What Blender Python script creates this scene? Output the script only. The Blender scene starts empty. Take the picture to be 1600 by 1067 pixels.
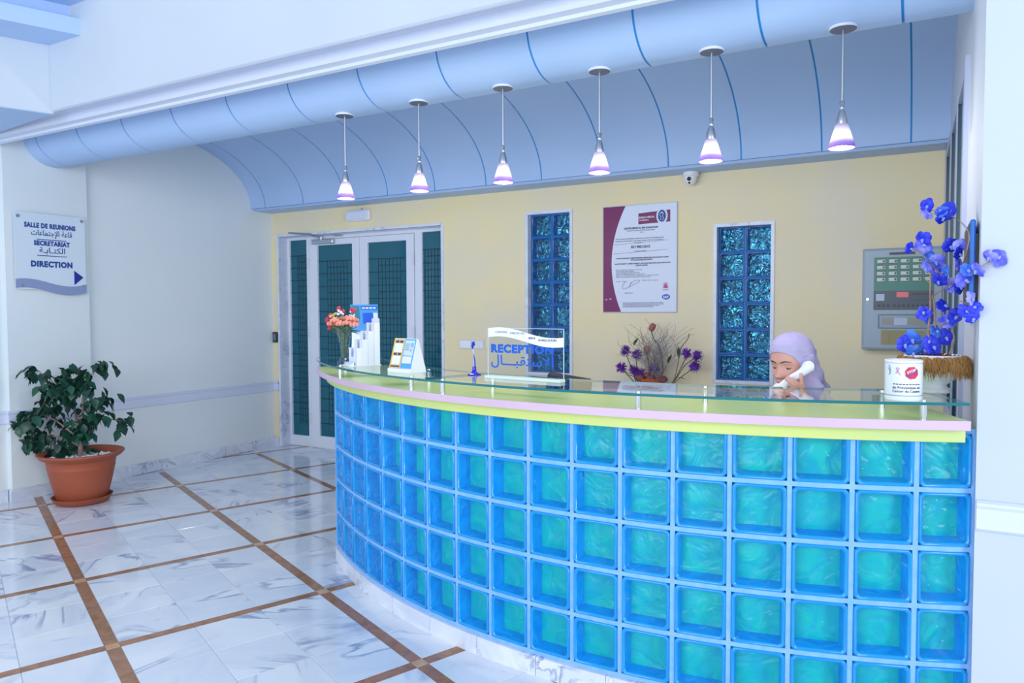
import bpy, bmesh, math, random
from math import sin, cos, pi, radians, sqrt, atan2
from mathutils import Vector, Matrix
random.seed(11)
S = bpy.context.scene
COL = S.collection

# ------------------------------------------------------------------ camera, world, lights
YAW, PITCH, ROLL = radians(29.3), radians(2.4), radians(-.22)
CAM = Vector((0, 0, 1.5))
FPX = 1150.0
fw = Vector((-sin(YAW) * cos(PITCH), cos(YAW) * cos(PITCH), -sin(PITCH)))
rt = Vector((cos(YAW), sin(YAW), 0)); up = rt.cross(fw)
r2 = rt * cos(ROLL) + up * sin(ROLL); u2 = -rt * sin(ROLL) + up * cos(ROLL)
cd = bpy.data.cameras.new('camera'); cam = bpy.data.objects.new('camera', cd); COL.objects.link(cam)
cd.sensor_fit = 'HORIZONTAL'; cd.sensor_width = 36; cd.lens = FPX / 1600 * 36
cd.clip_start = .05
cam.matrix_world = Matrix(((r2.x, u2.x, -fw.x, CAM.x), (r2.y, u2.y, -fw.y, CAM.y), (r2.z, u2.z, -fw.z, CAM.z), (0, 0, 0, 1)))
S.camera = cam
S.view_settings.view_transform = 'Standard'; S.view_settings.look = 'None'
S.view_settings.gamma = 1; S.view_settings.use_curve_mapping = False
S.view_settings.exposure = 0.0
W = bpy.data.worlds.new('world'); S.world = W; W.use_nodes = True
bg = W.node_tree.nodes['Background']; bg.inputs[0].default_value = (.72, .835, 1.0, 1); bg.inputs[1].default_value = .84

def area(name, loc, target, sx, sy, power, col=(1, 1, 1)):
    l = bpy.data.lights.new(name, 'AREA'); l.shape = 'RECTANGLE'; l.size = sx; l.size_y = sy
    l.energy = power; l.color = col
    o = bpy.data.objects.new(name, l); COL.objects.link(o); o.location = loc
    o.rotation_euler = (Vector(target) - Vector(loc)).to_track_quat('-Z', 'Y').to_euler()
    return o
# area lights for unseen hall daylight; right one placed to brighten left wall
area('hall_daylight', (5.2, -1.6, 2.2), (-6.0, 3.8, 1.3), 1.8, 2.8, 195, (.88, .93, 1))
area('hall_daylight', (-1.6, -4.6, 2.2), (-2.6, 4.5, 1.4), 4.6, 3.2, 275, (.86, .92, 1))

# ------------------------------------------------------------------ materials
def lin(h):
    if isinstance(h, str):
        h = h.lstrip('#'); h = [int(h[i:i + 2], 16) / 255 for i in (0, 2, 4)]
        return tuple(c / 12.92 if c <= .04045 else ((c + .055) / 1.055) ** 2.4 for c in h)
    return tuple(h)
MATS = {}
def mat(name, col=(.8, .8, .8), rough=.5, metal=0, spec=.5, trans=0, ior=1.45, emit=None, estr=0, coat=0, sss=0, alpha=1):
    if name in MATS: return MATS[name]
    m = bpy.data.materials.new(name); m.use_nodes = True; b = m.node_tree.nodes['Principled BSDF']
    b.inputs['Base Color'].default_value = (*lin(col), 1); b.inputs['Roughness'].default_value = rough
    b.inputs['Metallic'].default_value = metal; b.inputs['Specular IOR Level'].default_value = spec
    b.inputs['Transmission Weight'].default_value = trans; b.inputs['IOR'].default_value = ior
    b.inputs['Coat Weight'].default_value = coat; b.inputs['Alpha'].default_value = alpha
    if sss: b.inputs['Subsurface Weight'].default_value = sss; b.inputs['Subsurface Radius'].default_value = (.01, .004, .002)
    if emit: b.inputs['Emission Color'].default_value = (*lin(emit), 1); b.inputs['Emission Strength'].default_value = estr
    MATS[name] = m; return m
def N(m, t, **k):
    n = m.node_tree.nodes.new(t)
    for a, v in k.items():
        if a.startswith('i_'): n.inputs[int(a[2:])].default_value = v
        else: setattr(n, a, v)
    return n
def L(m, a, b): m.node_tree.links.new(a, b)
def bsdf(m): return m.node_tree.nodes['Principled BSDF']
def ramp(m, stops):
    r = N(m, 'ShaderNodeValToRGB'); e = r.color_ramp.elements
    while len(e) < len(stops): e.new(.5)
    for x, (p, c) in zip(e, stops): x.position = p; x.color = (*lin(c), 1)
    return r
def mottle(name, c1, c2, scale=3, rough=.6, detail=5, bump=0, bscale=60, spec=.4, objrand=False, dist=0):
    m = mat(name, c1, rough, spec=spec); tc = N(m, 'ShaderNodeTexCoord'); src = tc.outputs['Object']
    if objrand: src = randvec(m, src)
    n = N(m, 'ShaderNodeTexNoise'); n.inputs['Scale'].default_value = scale; n.inputs['Detail'].default_value = detail; n.inputs['Distortion'].default_value = dist
    L(m, src, n.inputs['Vector']); r = ramp(m, [(.35, c1), (.68, c2)]); L(m, n.outputs['Fac'], r.inputs[0]); L(m, r.outputs[0], bsdf(m).inputs['Base Color'])
    if bump:
        n2 = N(m, 'ShaderNodeTexNoise'); n2.inputs['Scale'].default_value = bscale; L(m, src, n2.inputs['Vector'])
        b = N(m, 'ShaderNodeBump'); b.inputs['Strength'].default_value = bump; b.inputs['Distance'].default_value = .01
        L(m, n2.outputs['Fac'], b.inputs['Height']); L(m, b.outputs[0], bsdf(m).inputs['Normal'])
    return m
def randvec(m, src):
    oi = N(m, 'ShaderNodeObjectInfo'); mu = N(m, 'ShaderNodeMath', operation='MULTIPLY'); mu.inputs[1].default_value = 61.7
    L(m, oi.outputs['Random'], mu.inputs[0])
    rot = N(m, 'ShaderNodeVectorRotate', rotation_type='Z_AXIS'); L(m, src, rot.inputs['Vector']); L(m, mu.outputs[0], rot.inputs['Angle'])
    ad = N(m, 'ShaderNodeVectorMath', operation='ADD'); L(m, rot.outputs[0], ad.inputs[0]); L(m, mu.outputs[0], ad.inputs[1])
    return ad.outputs[0]
def marble(name, base='#eef1f6', vein='#8d99b4', cloud='#cfd8e6', rough=.1, vs=2.2, rand=True):
    m = mat(name, base, rough, spec=.5); tc = N(m, 'ShaderNodeTexCoord'); src = tc.outputs['Object']
    if rand: src = randvec(m, src)
    mp = N(m, 'ShaderNodeMapping'); mp.inputs['Scale'].default_value = (1, .35, 1); L(m, src, mp.inputs['Vector'])
    n = N(m, 'ShaderNodeTexNoise'); n.inputs['Scale'].default_value = vs * 1.6; n.inputs['Detail'].default_value = 7; n.inputs['Distortion'].default_value = 1.1
    L(m, mp.outputs[0], n.inputs['Vector'])
    su = N(m, 'ShaderNodeMath', operation='SUBTRACT'); su.inputs[1].default_value = .5; L(m, n.outputs['Fac'], su.inputs[0])
    ab = N(m, 'ShaderNodeMath', operation='ABSOLUTE'); L(m, su.outputs[0], ab.inputs[0])
    vr = ramp(m, [(0, (1, 1, 1)), (.045, (0, 0, 0))]); L(m, ab.outputs[0], vr.inputs[0])
    n2 = N(m, 'ShaderNodeTexNoise'); n2.inputs['Scale'].default_value = vs * .9; n2.inputs['Detail'].default_value = 4; L(m, src, n2.inputs['Vector'])
    gate = ramp(m, [(.5, (0, 0, 0)), (.64, (1, 1, 1))]); L(m, n2.outputs['Fac'], gate.inputs[0])
    mul = N(m, 'ShaderNodeMath', operation='MULTIPLY'); L(m, vr.outputs[0], mul.inputs[0]); L(m, gate.outputs[0], mul.inputs[1])
    cr = ramp(m, [(.38, base), (.75, cloud)]); L(m, n.outputs['Fac'], cr.inputs[0])
    mx = N(m, 'ShaderNodeMix', data_type='RGBA'); L(m, mul.outputs[0], mx.inputs[0]); L(m, cr.outputs[0], mx.inputs[6]); mx.inputs[7].default_value = (*lin(vein), 1)
    L(m, mx.outputs[2], bsdf(m).inputs['Base Color'])
    return m
def sheet_glass(name, tint, rough=.0, ior=1.5, bump=0, bscale=20, mirror=(1, 1, 1), dist=0):
    m = bpy.data.materials.new(name); m.use_nodes = True; nt = m.node_tree; nt.nodes.remove(nt.nodes['Principled BSDF'])
    out = nt.nodes['Material Output']; t = N(m, 'ShaderNodeBsdfTransparent'); t.inputs[0].default_value = (*tint, 1)
    g = N(m, 'ShaderNodeBsdfGlossy'); g.inputs['Roughness'].default_value = rough; g.inputs[0].default_value = (*mirror, 1)
    f = N(m, 'ShaderNodeFresnel'); f.inputs[0].default_value = ior; mx = N(m, 'ShaderNodeMixShader')
    ge = N(m, 'ShaderNodeNewGeometry'); fs = N(m, 'ShaderNodeMath', operation='SUBTRACT', use_clamp=True); L(m, f.outputs[0], fs.inputs[0]); L(m, ge.outputs['Backfacing'], fs.inputs[1])   # a sheet mirrors on its outer faces only
    L(m, fs.outputs[0], mx.inputs[0]); L(m, t.outputs[0], mx.inputs[1]); L(m, g.outputs[0], mx.inputs[2]); L(m, mx.outputs[0], out.inputs[0])
    if bump:
        tc = N(m, 'ShaderNodeTexCoord'); n = N(m, 'ShaderNodeTexNoise'); n.inputs['Scale'].default_value = bscale; n.inputs['Detail'].default_value = 1; n.inputs['Distortion'].default_value = dist
        L(m, randvec(m, tc.outputs['Object']), n.inputs['Vector']); b = N(m, 'ShaderNodeBump'); b.inputs['Strength'].default_value = bump; b.inputs['Distance'].default_value = .02
        L(m, n.outputs['Fac'], b.inputs['Height']); L(m, b.outputs[0], g.inputs['Normal']); L(m, b.outputs[0], f.inputs['Normal'])
    MATS[name] = m; return m

M_white_wall = mottle('painted_wall', '#e9eff0', '#e3ecee', 1.2, .55, 4)
M_yellow = mottle('sponged_yellow_paint', '#f3e3b4', '#e9dfc8', 1.6, .6, 8)
M_blue_paint = mottle('pale_blue_paint', '#b4cef3', '#aecaf0', 1.5, .5, 3)
M_wall_dimmed = mottle('dimmed_wall_paint', '#cbd4de', '#c5ced9', 1.2, .55, 4)  # wall paint darkened, standing in for weaker light on upper and right walls
M_groove = mat('blue_groove', '#2f9ade', .6)
M_trim = mat('white_trim', '#d9e0f2', .45)
M_shadow_wall = M_white_wall
M_marble = marble('white_marble', '#eef1f7', '#94a3c2', '#d6deec')
M_marble2 = marble('skirting_marble', '#e4e8f2', '#98a4bf', '#ccd4e4', .2, 5)
M_strip = mottle('ochre_marble', '#b07f60', '#946a50', 14, .14, 6, objrand=True, dist=1)
M_grout = mat('pale_grout', '#b9c2d0', .8)
M_mortar = mottle('blue_white_mortar', '#7fb7f2', '#8fc2f6', 30, .6, 3, bump=.2)
M_aluminium = mat('white_aluminium', '#e3e8f4', .35, spec=.5)
M_chrome = mat('polished_chrome', '#e6e9ee', .12, 1)
M_steel = mat('brushed_steel', '#c2c7d2', .3, 1)
M_white = mat('white_plastic', '#f3f4f8', .35)
M_offwhite = mat('warm_white_plastic', '#dfe0e4', .4)
M_black = mat('black_plastic', '#17191f', .4)
M_grey = mat('grey_plastic', '#8b93a0', .45)
M_ink = mat('navy_ink', '#1f4a9a', .5)
M_blueink = mat('blue_ink', '#1b5fd0', .4)
M_darkink = mat('dark_ink', '#39405c', .6)

# ------------------------------------------------------------------ mesh helpers
class MB:
    def __init__(s): s.v = []; s.f = []; s.mi = []; s.cur = 0; s.T = Matrix.Identity(4)
    def add(s, vs, fs, mi=None):
        o = len(s.v); s.v += [tuple(s.T @ Vector(p)) for p in vs]; s.f += [tuple(i + o for i in f) for f in fs]
        s.mi += [s.cur if mi is None else mi] * len(fs); return s
    def box(s, x0, x1, y0, y1, z0, z1, mi=None):
        return s.add([(x0, y0, z0), (x1, y0, z0), (x1, y1, z0), (x0, y1, z0), (x0, y0, z1), (x1, y0, z1), (x1, y1, z1), (x0, y1, z1)],
                     [(0, 3, 2, 1), (4, 5, 6, 7), (0, 1, 5, 4), (1, 2, 6, 5), (2, 3, 7, 6), (3, 0, 4, 7)], mi)
    def bbox(s, x0, x1, y0, y1, z0, z1, c=.004, mi=None):          # box with chamfered edges along y faces
        def ring(y, d): return [(x0 + d, y, z0), (x1 - d, y, z0), (x1, y, z0 + d), (x1, y, z1 - d), (x1 - d, y, z1), (x0 + d, y, z1), (x0, y, z1 - d), (x0, y, z0 + d)]
        def ring2(y, d): return [(x0 + d + c, y, z0 + c), (x1 - d - c, y, z0 + c), (x1 - c, y, z0 + d + c), (x1 - c, y, z1 - d - c), (x1 - d - c, y, z1 - c), (x0 + d + c, y, z1 - c), (x0 + c, y, z1 - d - c), (x0 + c, y, z0 + d + c)]
        R = [ring2(y0, c), ring(y0 + c, c), ring(y1 - c, c), ring2(y1, c)]; vs = sum(R, []); fs = []
        for k in range(3):
            for i in range(8): a = k * 8 + i; b = k * 8 + (i + 1) % 8; fs.append((a, b, b + 8, a + 8))
        fs.append(tuple(reversed(range(8)))); fs.append(tuple(range(24, 32)))
        return s.add(vs, fs, mi)
    def prism(s, poly, z0, z1, mi=None):                          # xy polygon (CCW) extruded in z
        n = len(poly); vs = [(x, y, z0) for x, y in poly] + [(x, y, z1) for x, y in poly]
        fs = [tuple(reversed(range(n))), tuple(range(n, 2 * n))] + [(i, (i + 1) % n, (i + 1) % n + n, i + n) for i in range(n)]
        return s.add(vs, fs, mi)
    def extx(s, poly, x0, x1, mi=None):                           # yz polygon extruded in x
        n = len(poly); vs = [(x0, y, z) for y, z in poly] + [(x1, y, z) for y, z in poly]
        fs = [tuple(range(n)), tuple(reversed(range(n, 2 * n)))] + [(i + n, (i + 1) % n + n, (i + 1) % n, i) for i in range(n)]
        return s.add(vs, fs, mi)
    def exty(s, poly, y0, y1, mi=None):                           # xz polygon extruded in y
        n = len(poly); vs = [(x, y0, z) for x, z in poly] + [(x, y1, z) for x, z in poly]
        fs = [tuple(reversed(range(n))), tuple(range(n, 2 * n))] + [(i, i + n, (i + 1) % n + n, (i + 1) % n) for i in range(n)]
        return s.add(vs, [tuple(reversed(f)) for f in fs], mi)
    def strip(s, prof, off, x0, x1, mi=None):                     # sheet of thickness following a yz profile
        n = len(prof); out = []
        for i in range(n):
            a = prof[max(i - 1, 0)]; b = prof[min(i + 1, n - 1)]; d = Vector((b[0] - a[0], b[1] - a[1])).normalized()
            out.append((prof[i][0] - d.y * off, prof[i][1] + d.x * off))
        vs = [(x0, *p) for p in prof] + [(x1, *p) for p in prof] + [(x0, *p) for p in out] + [(x1, *p) for p in out]; fs = []
        for i in range(n - 1):
            fs += [(i, i + 1, n + i + 1, n + i), (2 * n + i, 3 * n + i, 3 * n + i + 1, 2 * n + i + 1), (i, 2 * n + i, 2 * n + i + 1, i + 1), (n + i, n + i + 1, 3 * n + i + 1, 3 * n + i)]
        fs += [(0, n, 3 * n, 2 * n), (n - 1, 3 * n - 1, 4 * n - 1, 2 * n - 1)]
        return s.add(vs, fs, mi)
    def lathe(s, prof, n=24, c=(0, 0, 0), mi=None, rf=None, cap=True):   # [(r,z)...] bottom to top
        vs = []; fs = []
        for k, (r, z) in enumerate(prof):
            for i in range(n):
                a = 2 * pi * i / n; rr = r * (rf(a, z) if rf else 1); vs.append((c[0] + rr * cos(a), c[1] + rr * sin(a), c[2] + z))
        for k in range(len(prof) - 1):
            for i in range(n): a = k * n + i; b = k * n + (i + 1) % n; fs.append((a, b, b + n, a + n))
        if cap:
            fs.append(tuple(reversed(range(n)))); fs.append(tuple(range((len(prof) - 1) * n, len(prof) * n)))
        return s.add(vs, fs, mi)
    def cyl(s, p, q, r0, r1=None, n=12, mi=None): return s.tube([p, q], [r0, r0 if r1 is None else r1], n, mi)
    def tube(s, pts, rad, n=8, mi=None, squash=None):
        pts = [Vector(p) for p in pts]; m = len(pts)
        if not isinstance(rad, (list, tuple)): rad = [rad] * m
        vs = []; fs = []; prev = None
        for k in range(m):
            d = (pts[min(k + 1, m - 1)] - pts[max(k - 1, 0)]).normalized()
            if prev is None:
                h = Vector((0, 0, 1)) if abs(d.z) < .9 else Vector((1, 0, 0)); a = d.cross(h).normalized()
            else:
                a = (prev - d * prev.dot(d))
                a = a.normalized() if a.length > 1e-6 else d.orthogonal().normalized()
            prev = a; b = d.cross(a)
            for i in range(n):
                t = 2 * pi * i / n; vs.append(tuple(pts[k] + a * (cos(t) * rad[k]) + b * (sin(t) * rad[k] * (squash or 1))))
        for k in range(m - 1):
            for i in range(n): a = k * n + i; b = k * n + (i + 1) % n; fs.append((a, b, b + n, a + n))
        fs.append(tuple(reversed(range(n)))); fs.append(tuple(range((m - 1) * n, m * n)))
        return s.add(vs, fs, mi)
    def ball(s, c, r, n=10, m=6, mi=None, sc=(1, 1, 1)):
        vs = [(c[0], c[1], c[2] - r * sc[2])]; fs = []
        for j in range(1, m):
            p = -pi / 2 + pi * j / m
            for i in range(n): t = 2 * pi * i / n; vs.append((c[0] + r * sc[0] * cos(p) * cos(t), c[1] + r * sc[1] * cos(p) * sin(t), c[2] + r * sc[2] * sin(p)))
        vs.append((c[0], c[1], c[2] + r * sc[2])); e = len(vs) - 1
        for i in range(n): fs.append((0, 1 + (i + 1) % n, 1 + i)); fs.append((e, e - n + i, e - n + (i + 1) % n))
        for j in range(m - 2):
            for i in range(n): a = 1 + j * n + i; b = 1 + j * n + (i + 1) % n; fs.append((a, b, b + n, a + n))
        return s.add(vs, fs, mi)
    def grid(s, P, mi=None, flip=False):                          # rows of points
        n = len(P[0]); vs = [p for r in P for p in r]; fs = []
        for j in range(len(P) - 1):
            for i in range(n - 1):
                q = (j * n + i, j * n + i + 1, (j + 1) * n + i + 1, (j + 1) * n + i); fs.append(q[::-1] if flip else q)
        return s.add(vs, fs, mi)
    def mesh(s, name, mats, smooth=None):
        me = bpy.data.meshes.new(name); me.from_pydata(s.v, [], s.f)
        mats = mats if isinstance(mats, (list, tuple)) else [mats]
        for m in mats: me.materials.append(m)
        me.polygons.foreach_set('material_index', [min(i, len(mats) - 1) for i in s.mi])
        if smooth is not None:
            me.polygons.foreach_set('use_smooth', [True] * len(me.polygons)); me.set_sharp_from_angle(angle=radians(smooth))
        me.update(); return me
def obj(name, me, parent=None, loc=(0, 0, 0), rz=0, label=None, kind=None):
    if isinstance(me, tuple): me = me[0].mesh(name, me[1], me[2] if len(me) > 2 else None)
    o = bpy.data.objects.new(name, me); COL.objects.link(o); o.location = loc
    o.rotation_euler = (rz if isinstance(rz, (tuple, list)) else (0, 0, rz))
    if parent is not None: o.parent = parent
    if label: o['label'] = label
    if kind: o['kind'] = kind
    return o
def thing(name, label, cat, loc=(0, 0, 0), rz=0, group=None):
    o = bpy.data.objects.new(name, None); COL.objects.link(o); o.location = loc; o.rotation_euler = (0, 0, rz); o.empty_display_size = .1
    o['label'] = label; o['category'] = cat
    if group: o['group'] = group
    return o
def dup(root, loc, label, group=None, rz=None):
    r = root.copy(); COL.objects.link(r); r.location = loc; r['label'] = label
    if group: r['group'] = group
    if rz is not None: r.rotation_euler = (0, 0, rz)
    for ch in list(root.children):
        c = ch.copy(); COL.objects.link(c); c.parent = r
        for g in list(ch.children): d = g.copy(); COL.objects.link(d); d.parent = c
    return r
def text(s, size, parent, loc, m, rx=pi / 2, bold=0., name='lettering', align='CENTER', width=None, bend=None, rot=0, shear=0, depth=.0006):
    c = bpy.data.curves.new(name, 'FONT'); c.body = s; c.size = size; c.align_x = align; c.offset = bold; c.extrude = depth; c.resolution_u = 3; c.shear = shear
    if bold > .001 and s.isascii(): c.space_character = 1 + 2.2 * bold / size
    if not s.isascii(): c.space_character = 1.03
    t = bpy.data.objects.new(name, c); COL.objects.link(t); dg = bpy.context.evaluated_depsgraph_get()
    me = bpy.data.meshes.new_from_object(t.evaluated_get(dg)); bpy.data.objects.remove(t); bpy.data.curves.remove(c)
    xs = [v.co.x for v in me.vertices]
    if width and xs:
        k = width / (max(xs) - min(xs)); mid = (max(xs) + min(xs)) / 2 if align == 'CENTER' else min(xs)
        for v in me.vertices: v.co.x = (v.co.x - mid) * k
    if rot:
        for v in me.vertices: x, y = v.co.x, v.co.y; v.co.x = x * cos(rot) - y * sin(rot); v.co.y = x * sin(rot) + y * cos(rot)
    me.materials.clear(); me.materials.append(m)
    if bend:                                                       # wrap around a vertical cylinder of radius bend, facing -y
        R, a0 = bend
        for v in me.vertices: x, y, z = v.co; a = a0 + x / R; v.co = ((R + z) * sin(a), -(R + z) * cos(a), y)
        return obj(name, me, parent, loc)
    return obj(name, me, parent, loc, (rx, 0, 0))
AR = dict(qi='\ufed7', qm='\ufed8', ai='\ufe8d', af='\ufe8e', ei='\ufecb', tf='\ufe94', LAh='\ufef9', LA='\ufefb', ji='\ufe9f', tm='\ufe98', mm='\ufee4', ti='\ufe95', li='\ufedf', km='\ufedc', bi='\ufe91', bm='\ufe92', si='\ufeb3', lz='\ufedd', k='\u0640', _=' ')
def arabic(codes): return ''.join(AR[c] for c in reversed(codes.split()))
def curve_pts(pts, n=6):                                           # Catmull-Rom through points
    P = [Vector(p) for p in pts]; P = [P[0] * 2 - P[1]] + P + [P[-1] * 2 - P[-2]]; out = []
    for i in range(1, len(P) - 2):
        for k in range(n):
            t = k / n; out.append(.5 * ((2 * P[i]) + (P[i + 1] - P[i - 1]) * t + (2 * P[i - 1] - 5 * P[i] + 4 * P[i + 1] - P[i + 2]) * t * t + (3 * P[i] - P[i - 1] - 3 * P[i + 1] + P[i + 2]) * t ** 3))
    out.append(P[-2]); return out
def struct(name, me, parent=None, **k): return obj(name, me, parent, kind='structure', **k)
def in_view(p, m=30):
    d = Vector(p) - CAM; z = d.dot(fw)
    if z < .2: return False
    x = 800 + FPX * d.dot(r2) / z; y = 533.5 - FPX * d.dot(u2) / z
    return -m < x < 1600 + m and -m < y < 1067 + m
FICUS = [(-5.977,3.187,1.012),(-5.886,3.336,1.05),(-5.754,3.354,0.986),(-5.675,3.474,1.049),(-5.644,3.498,1.074),(-5.626,3.328,0.935),(-5.565,3.346,0.884),(-6.028,3.351,0.949),(-5.839,3.271,0.948),(-6.042,3.149,1.038),(-6.151,3.332,0.836),(-5.958,3.272,0.835),(-5.713,3.527,0.796),(-5.851,3.334,0.784),(-6.067,3.265,0.937),(-5.748,3.287,0.898),(-6.094,3.248,0.734),(-6.082,3.33,0.734),(-6.157,3.177,0.684),(-6.255,3.192,0.608),(-6.21,3.195,0.684),(-6.028,3.102,0.671),(-6.003,3.339,0.645),(-5.836,3.379,0.67),(-5.708,3.358,0.669),(-5.517,3.378,0.694),(-5.611,3.594,0.618),(-5.513,3.522,0.611),(-6.132,3.254,0.557),(-6.277,3.224,0.487),(-6.222,3.202,0.468),(-6.196,3.283,0.436),(-6.012,3.217,0.505),(-5.956,3.379,0.556),(-5.887,3.303,0.479),(-5.889,3.46,0.428),(-5.879,3.447,0.53),(-5.649,3.325,0.606),(-5.656,3.334,0.542),(-5.721,3.323,0.58),(-6.083,3.361,0.365),(-5.932,3.275,0.403),(-5.784,3.42,0.771),(-5.88,3.261,0.86),(-5.728,3.413,1.011)]
ORCHID = [(0.0,3.041,1.87),(0.003,3.041,1.84),(0.045,3.075,1.851),(0.051,3.078,1.83),(0.069,3.103,1.855),(-0.052,3.025,1.719),(-0.011,3.059,1.753),(-0.011,3.056,1.728),(0.017,3.078,1.689),(0.032,3.072,1.672),(0.001,3.031,1.648),(0.028,3.078,1.641),(0.055,3.098,1.634),(0.1,3.02,1.723),(0.074,3.091,1.727),(0.1,3.012,1.693),(0.102,2.975,1.648),(0.118,2.855,1.628),(0.143,2.814,1.625),(0.177,2.82,1.667),(0.202,2.824,1.664),(0.041,3.085,1.602),(0.083,3.115,1.587),(0.111,2.888,1.598),(0.104,3.003,1.579),(0.13,2.799,1.532),(0.139,2.793,1.505),(0.058,3.069,1.513),(-0.003,3.056,1.486),(0.013,3.07,1.465),(0.115,2.86,1.493),(0.136,2.812,1.472),(0.096,3.054,1.474),(0.072,3.096,1.455),(0.036,3.058,1.421),(-0.039,3.041,1.393),(-0.064,3.032,1.373),(-0.034,3.027,1.345),(0.003,3.07,1.353),(0.016,3.046,1.384),(0.028,3.042,1.365),(0.065,3.087,1.398)]
OBR = [[(0.024,3.059,1.331),(0.012,3.053,1.416),(0.016,3.055,1.502),(0.015,3.054,1.55),(0.014,3.053,1.617),(0.01,3.051,1.649)],[(0.036,3.066,1.331),(0.031,3.063,1.44),(0.028,3.061,1.521),(0.021,3.058,1.546)],[(0.021,3.058,1.546),(0.065,3.083,1.582),(0.081,3.091,1.598)],[(0.015,3.054,1.398),(0.048,3.073,1.44),(0.096,3.076,1.469),(0.138,2.808,1.501)],[(0.079,3.09,1.33),(0.092,3.098,1.388),(0.083,3.092,1.45)],[(-0.045,3.02,1.718),(-0.026,3.031,1.709),(0.017,3.055,1.66),(0.049,3.073,1.621),(0.068,3.084,1.601)],[(0.075,3.088,1.589),(0.109,2.935,1.603),(0.148,2.813,1.63),(0.169,2.825,1.646),(0.215,2.851,1.673),(0.251,2.871,1.689)],[(0.099,3.03,1.596),(0.108,2.934,1.649),(0.117,2.825,1.703),(0.119,2.797,1.732),(0.116,2.824,1.755),(0.107,2.913,1.783),(0.087,3.095,1.826),(0.055,3.077,1.841),(0.027,3.061,1.85),(0.0,3.046,1.857)],[(0.013,3.053,1.594),(-0.007,3.042,1.612)],[(0.105,2.99,1.528),(0.13,2.804,1.509)]]
THISTLE = [(-2.106,5.62,1.171),(-2.008,5.62,1.142),(-2.139,5.62,1.036),(-2.032,5.62,1.019),(-1.978,5.62,0.993),(-1.865,5.62,1.046),(-1.606,5.62,1.161),(-1.522,5.62,1.146),(-1.544,5.62,1.062)]
TSTEM = [[(-2.093,5.62,1.137),(-2.057,5.62,1.045),(-1.99,5.62,0.903),(-1.935,5.62,0.813)],[(-2.008,5.62,1.11),(-2.008,5.62,1.017),(-1.965,5.62,0.904),(-1.923,5.62,0.814)],[(-2.118,5.62,1.011),(-2.026,5.62,0.918),(-1.935,5.62,0.813)],[(-2.038,5.62,0.993),(-2.008,5.62,0.913),(-1.929,5.62,0.813)],[(-1.978,5.62,0.967),(-1.959,5.62,0.904),(-1.917,5.62,0.814)],[(-1.865,5.62,1.023),(-1.864,5.62,0.908),(-1.876,5.62,0.816)],[(-1.609,5.62,1.133),(-1.645,5.62,1.059),(-1.713,5.62,0.932),(-1.829,5.62,0.819)],[(-1.544,5.62,1.129),(-1.623,5.62,1.065),(-1.702,5.62,0.944),(-1.829,5.62,0.819)],[(-1.566,5.62,1.039),(-1.667,5.62,0.962),(-1.817,5.62,0.819)],[(-1.587,5.62,1.317),(-1.596,5.62,1.278),(-1.652,5.62,1.199),(-1.668,5.62,1.108),(-1.713,5.62,0.938),(-1.84,5.62,0.818)],[(-1.89,5.62,1.336),(-1.869,5.62,1.274),(-1.819,5.62,1.195),(-1.795,5.62,1.025),(-1.858,5.62,0.817)],[(-1.925,5.62,1.152),(-1.912,5.62,1.078),(-1.888,5.62,0.816)]]
TBUD = [(-1.881,5.62,1.365),(-1.922,5.62,1.187)]
TBASE = (-1.876,5.62,0.816)
# ------------------------------------------------------------------ the setting
BY = 5.85                                                           # back wall plane
CX, CY = -1.095, 5.823                                              # centre of the counter's arc
def arc(r, a): return (CX + r * sin(a), CY - r * cos(a))
def holed_wall(mb, x0, x1, y0, y1, z0, z1, holes):
    xs = sorted({x0, x1, *[h[0] for h in holes], *[h[1] for h in holes]}); zs = sorted({z0, z1, *[h[2] for h in holes], *[h[3] for h in holes]})
    for a, b in zip(xs, xs[1:]):
        for c, d in zip(zs, zs[1:]):
            if not any(h[0] <= a and b <= h[1] and h[2] <= c and d <= h[3] for h in holes): mb.box(a, b, y0, y1, c, d)
W1 = (-3.115, -2.697, .945, 2.357); W2 = (-1.437, -1.023, .945, 2.15); DH = (-6.222, -4.05, -.02, 2.318)
mb = MB(); holed_wall(mb, -6.5, .6, BY, BY + .26, 0, 3.3, [W1, W2, DH]); struct('wall_back', (mb, M_yellow))
mb = MB(); mb.prism([(-6.7, -1.5), (-6.33, -1.5), (-6.33, 6.1), (-6.7, 6.1)], 0, 4.6)
mb.bbox(-6.34, -6.29, 3.10, 3.765, 0, 3.2, .003); wl = struct('wall_left', (mb, M_white_wall))
mb = MB(); mb.prism([(.155, 2.85), (2.6, 2.85), (2.6, 6.05), (.117, 6.05)], 0, 4.6); struct('wall_right', (mb, M_wall_dimmed))
# beam over the opening: wall face, lip, cove, stepped fascias
prof = [(2.85, 4.6), (2.85, 2.85), (2.866, 2.846), (2.872, 2.862)]
for k in range(7): t = k / 6 * pi / 2; prof.append((2.872 + .105 * sin(t), 2.862 + .035 * cos(t) + .0))
prof[4:] = [(2.885, 2.885), (2.91, 2.9), (2.94, 2.902), (2.962, 2.893), (2.976, 2.875)]
prof += [(2.979, 2.812), (3.024, 2.808), (3.028, 2.792), (3.055, 2.788), (3.262, 2.915), (3.262, 4.6)]
mb = MB(); mb.extx(prof, -6.33, .156); wf = struct('wall_front', (mb, M_trim))
mb = MB(); mb.box(-5.13, .156, 2.846, 2.851, 2.852, 4.6); struct('wall_front_facing', (mb, M_wall_dimmed), wf)
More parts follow.
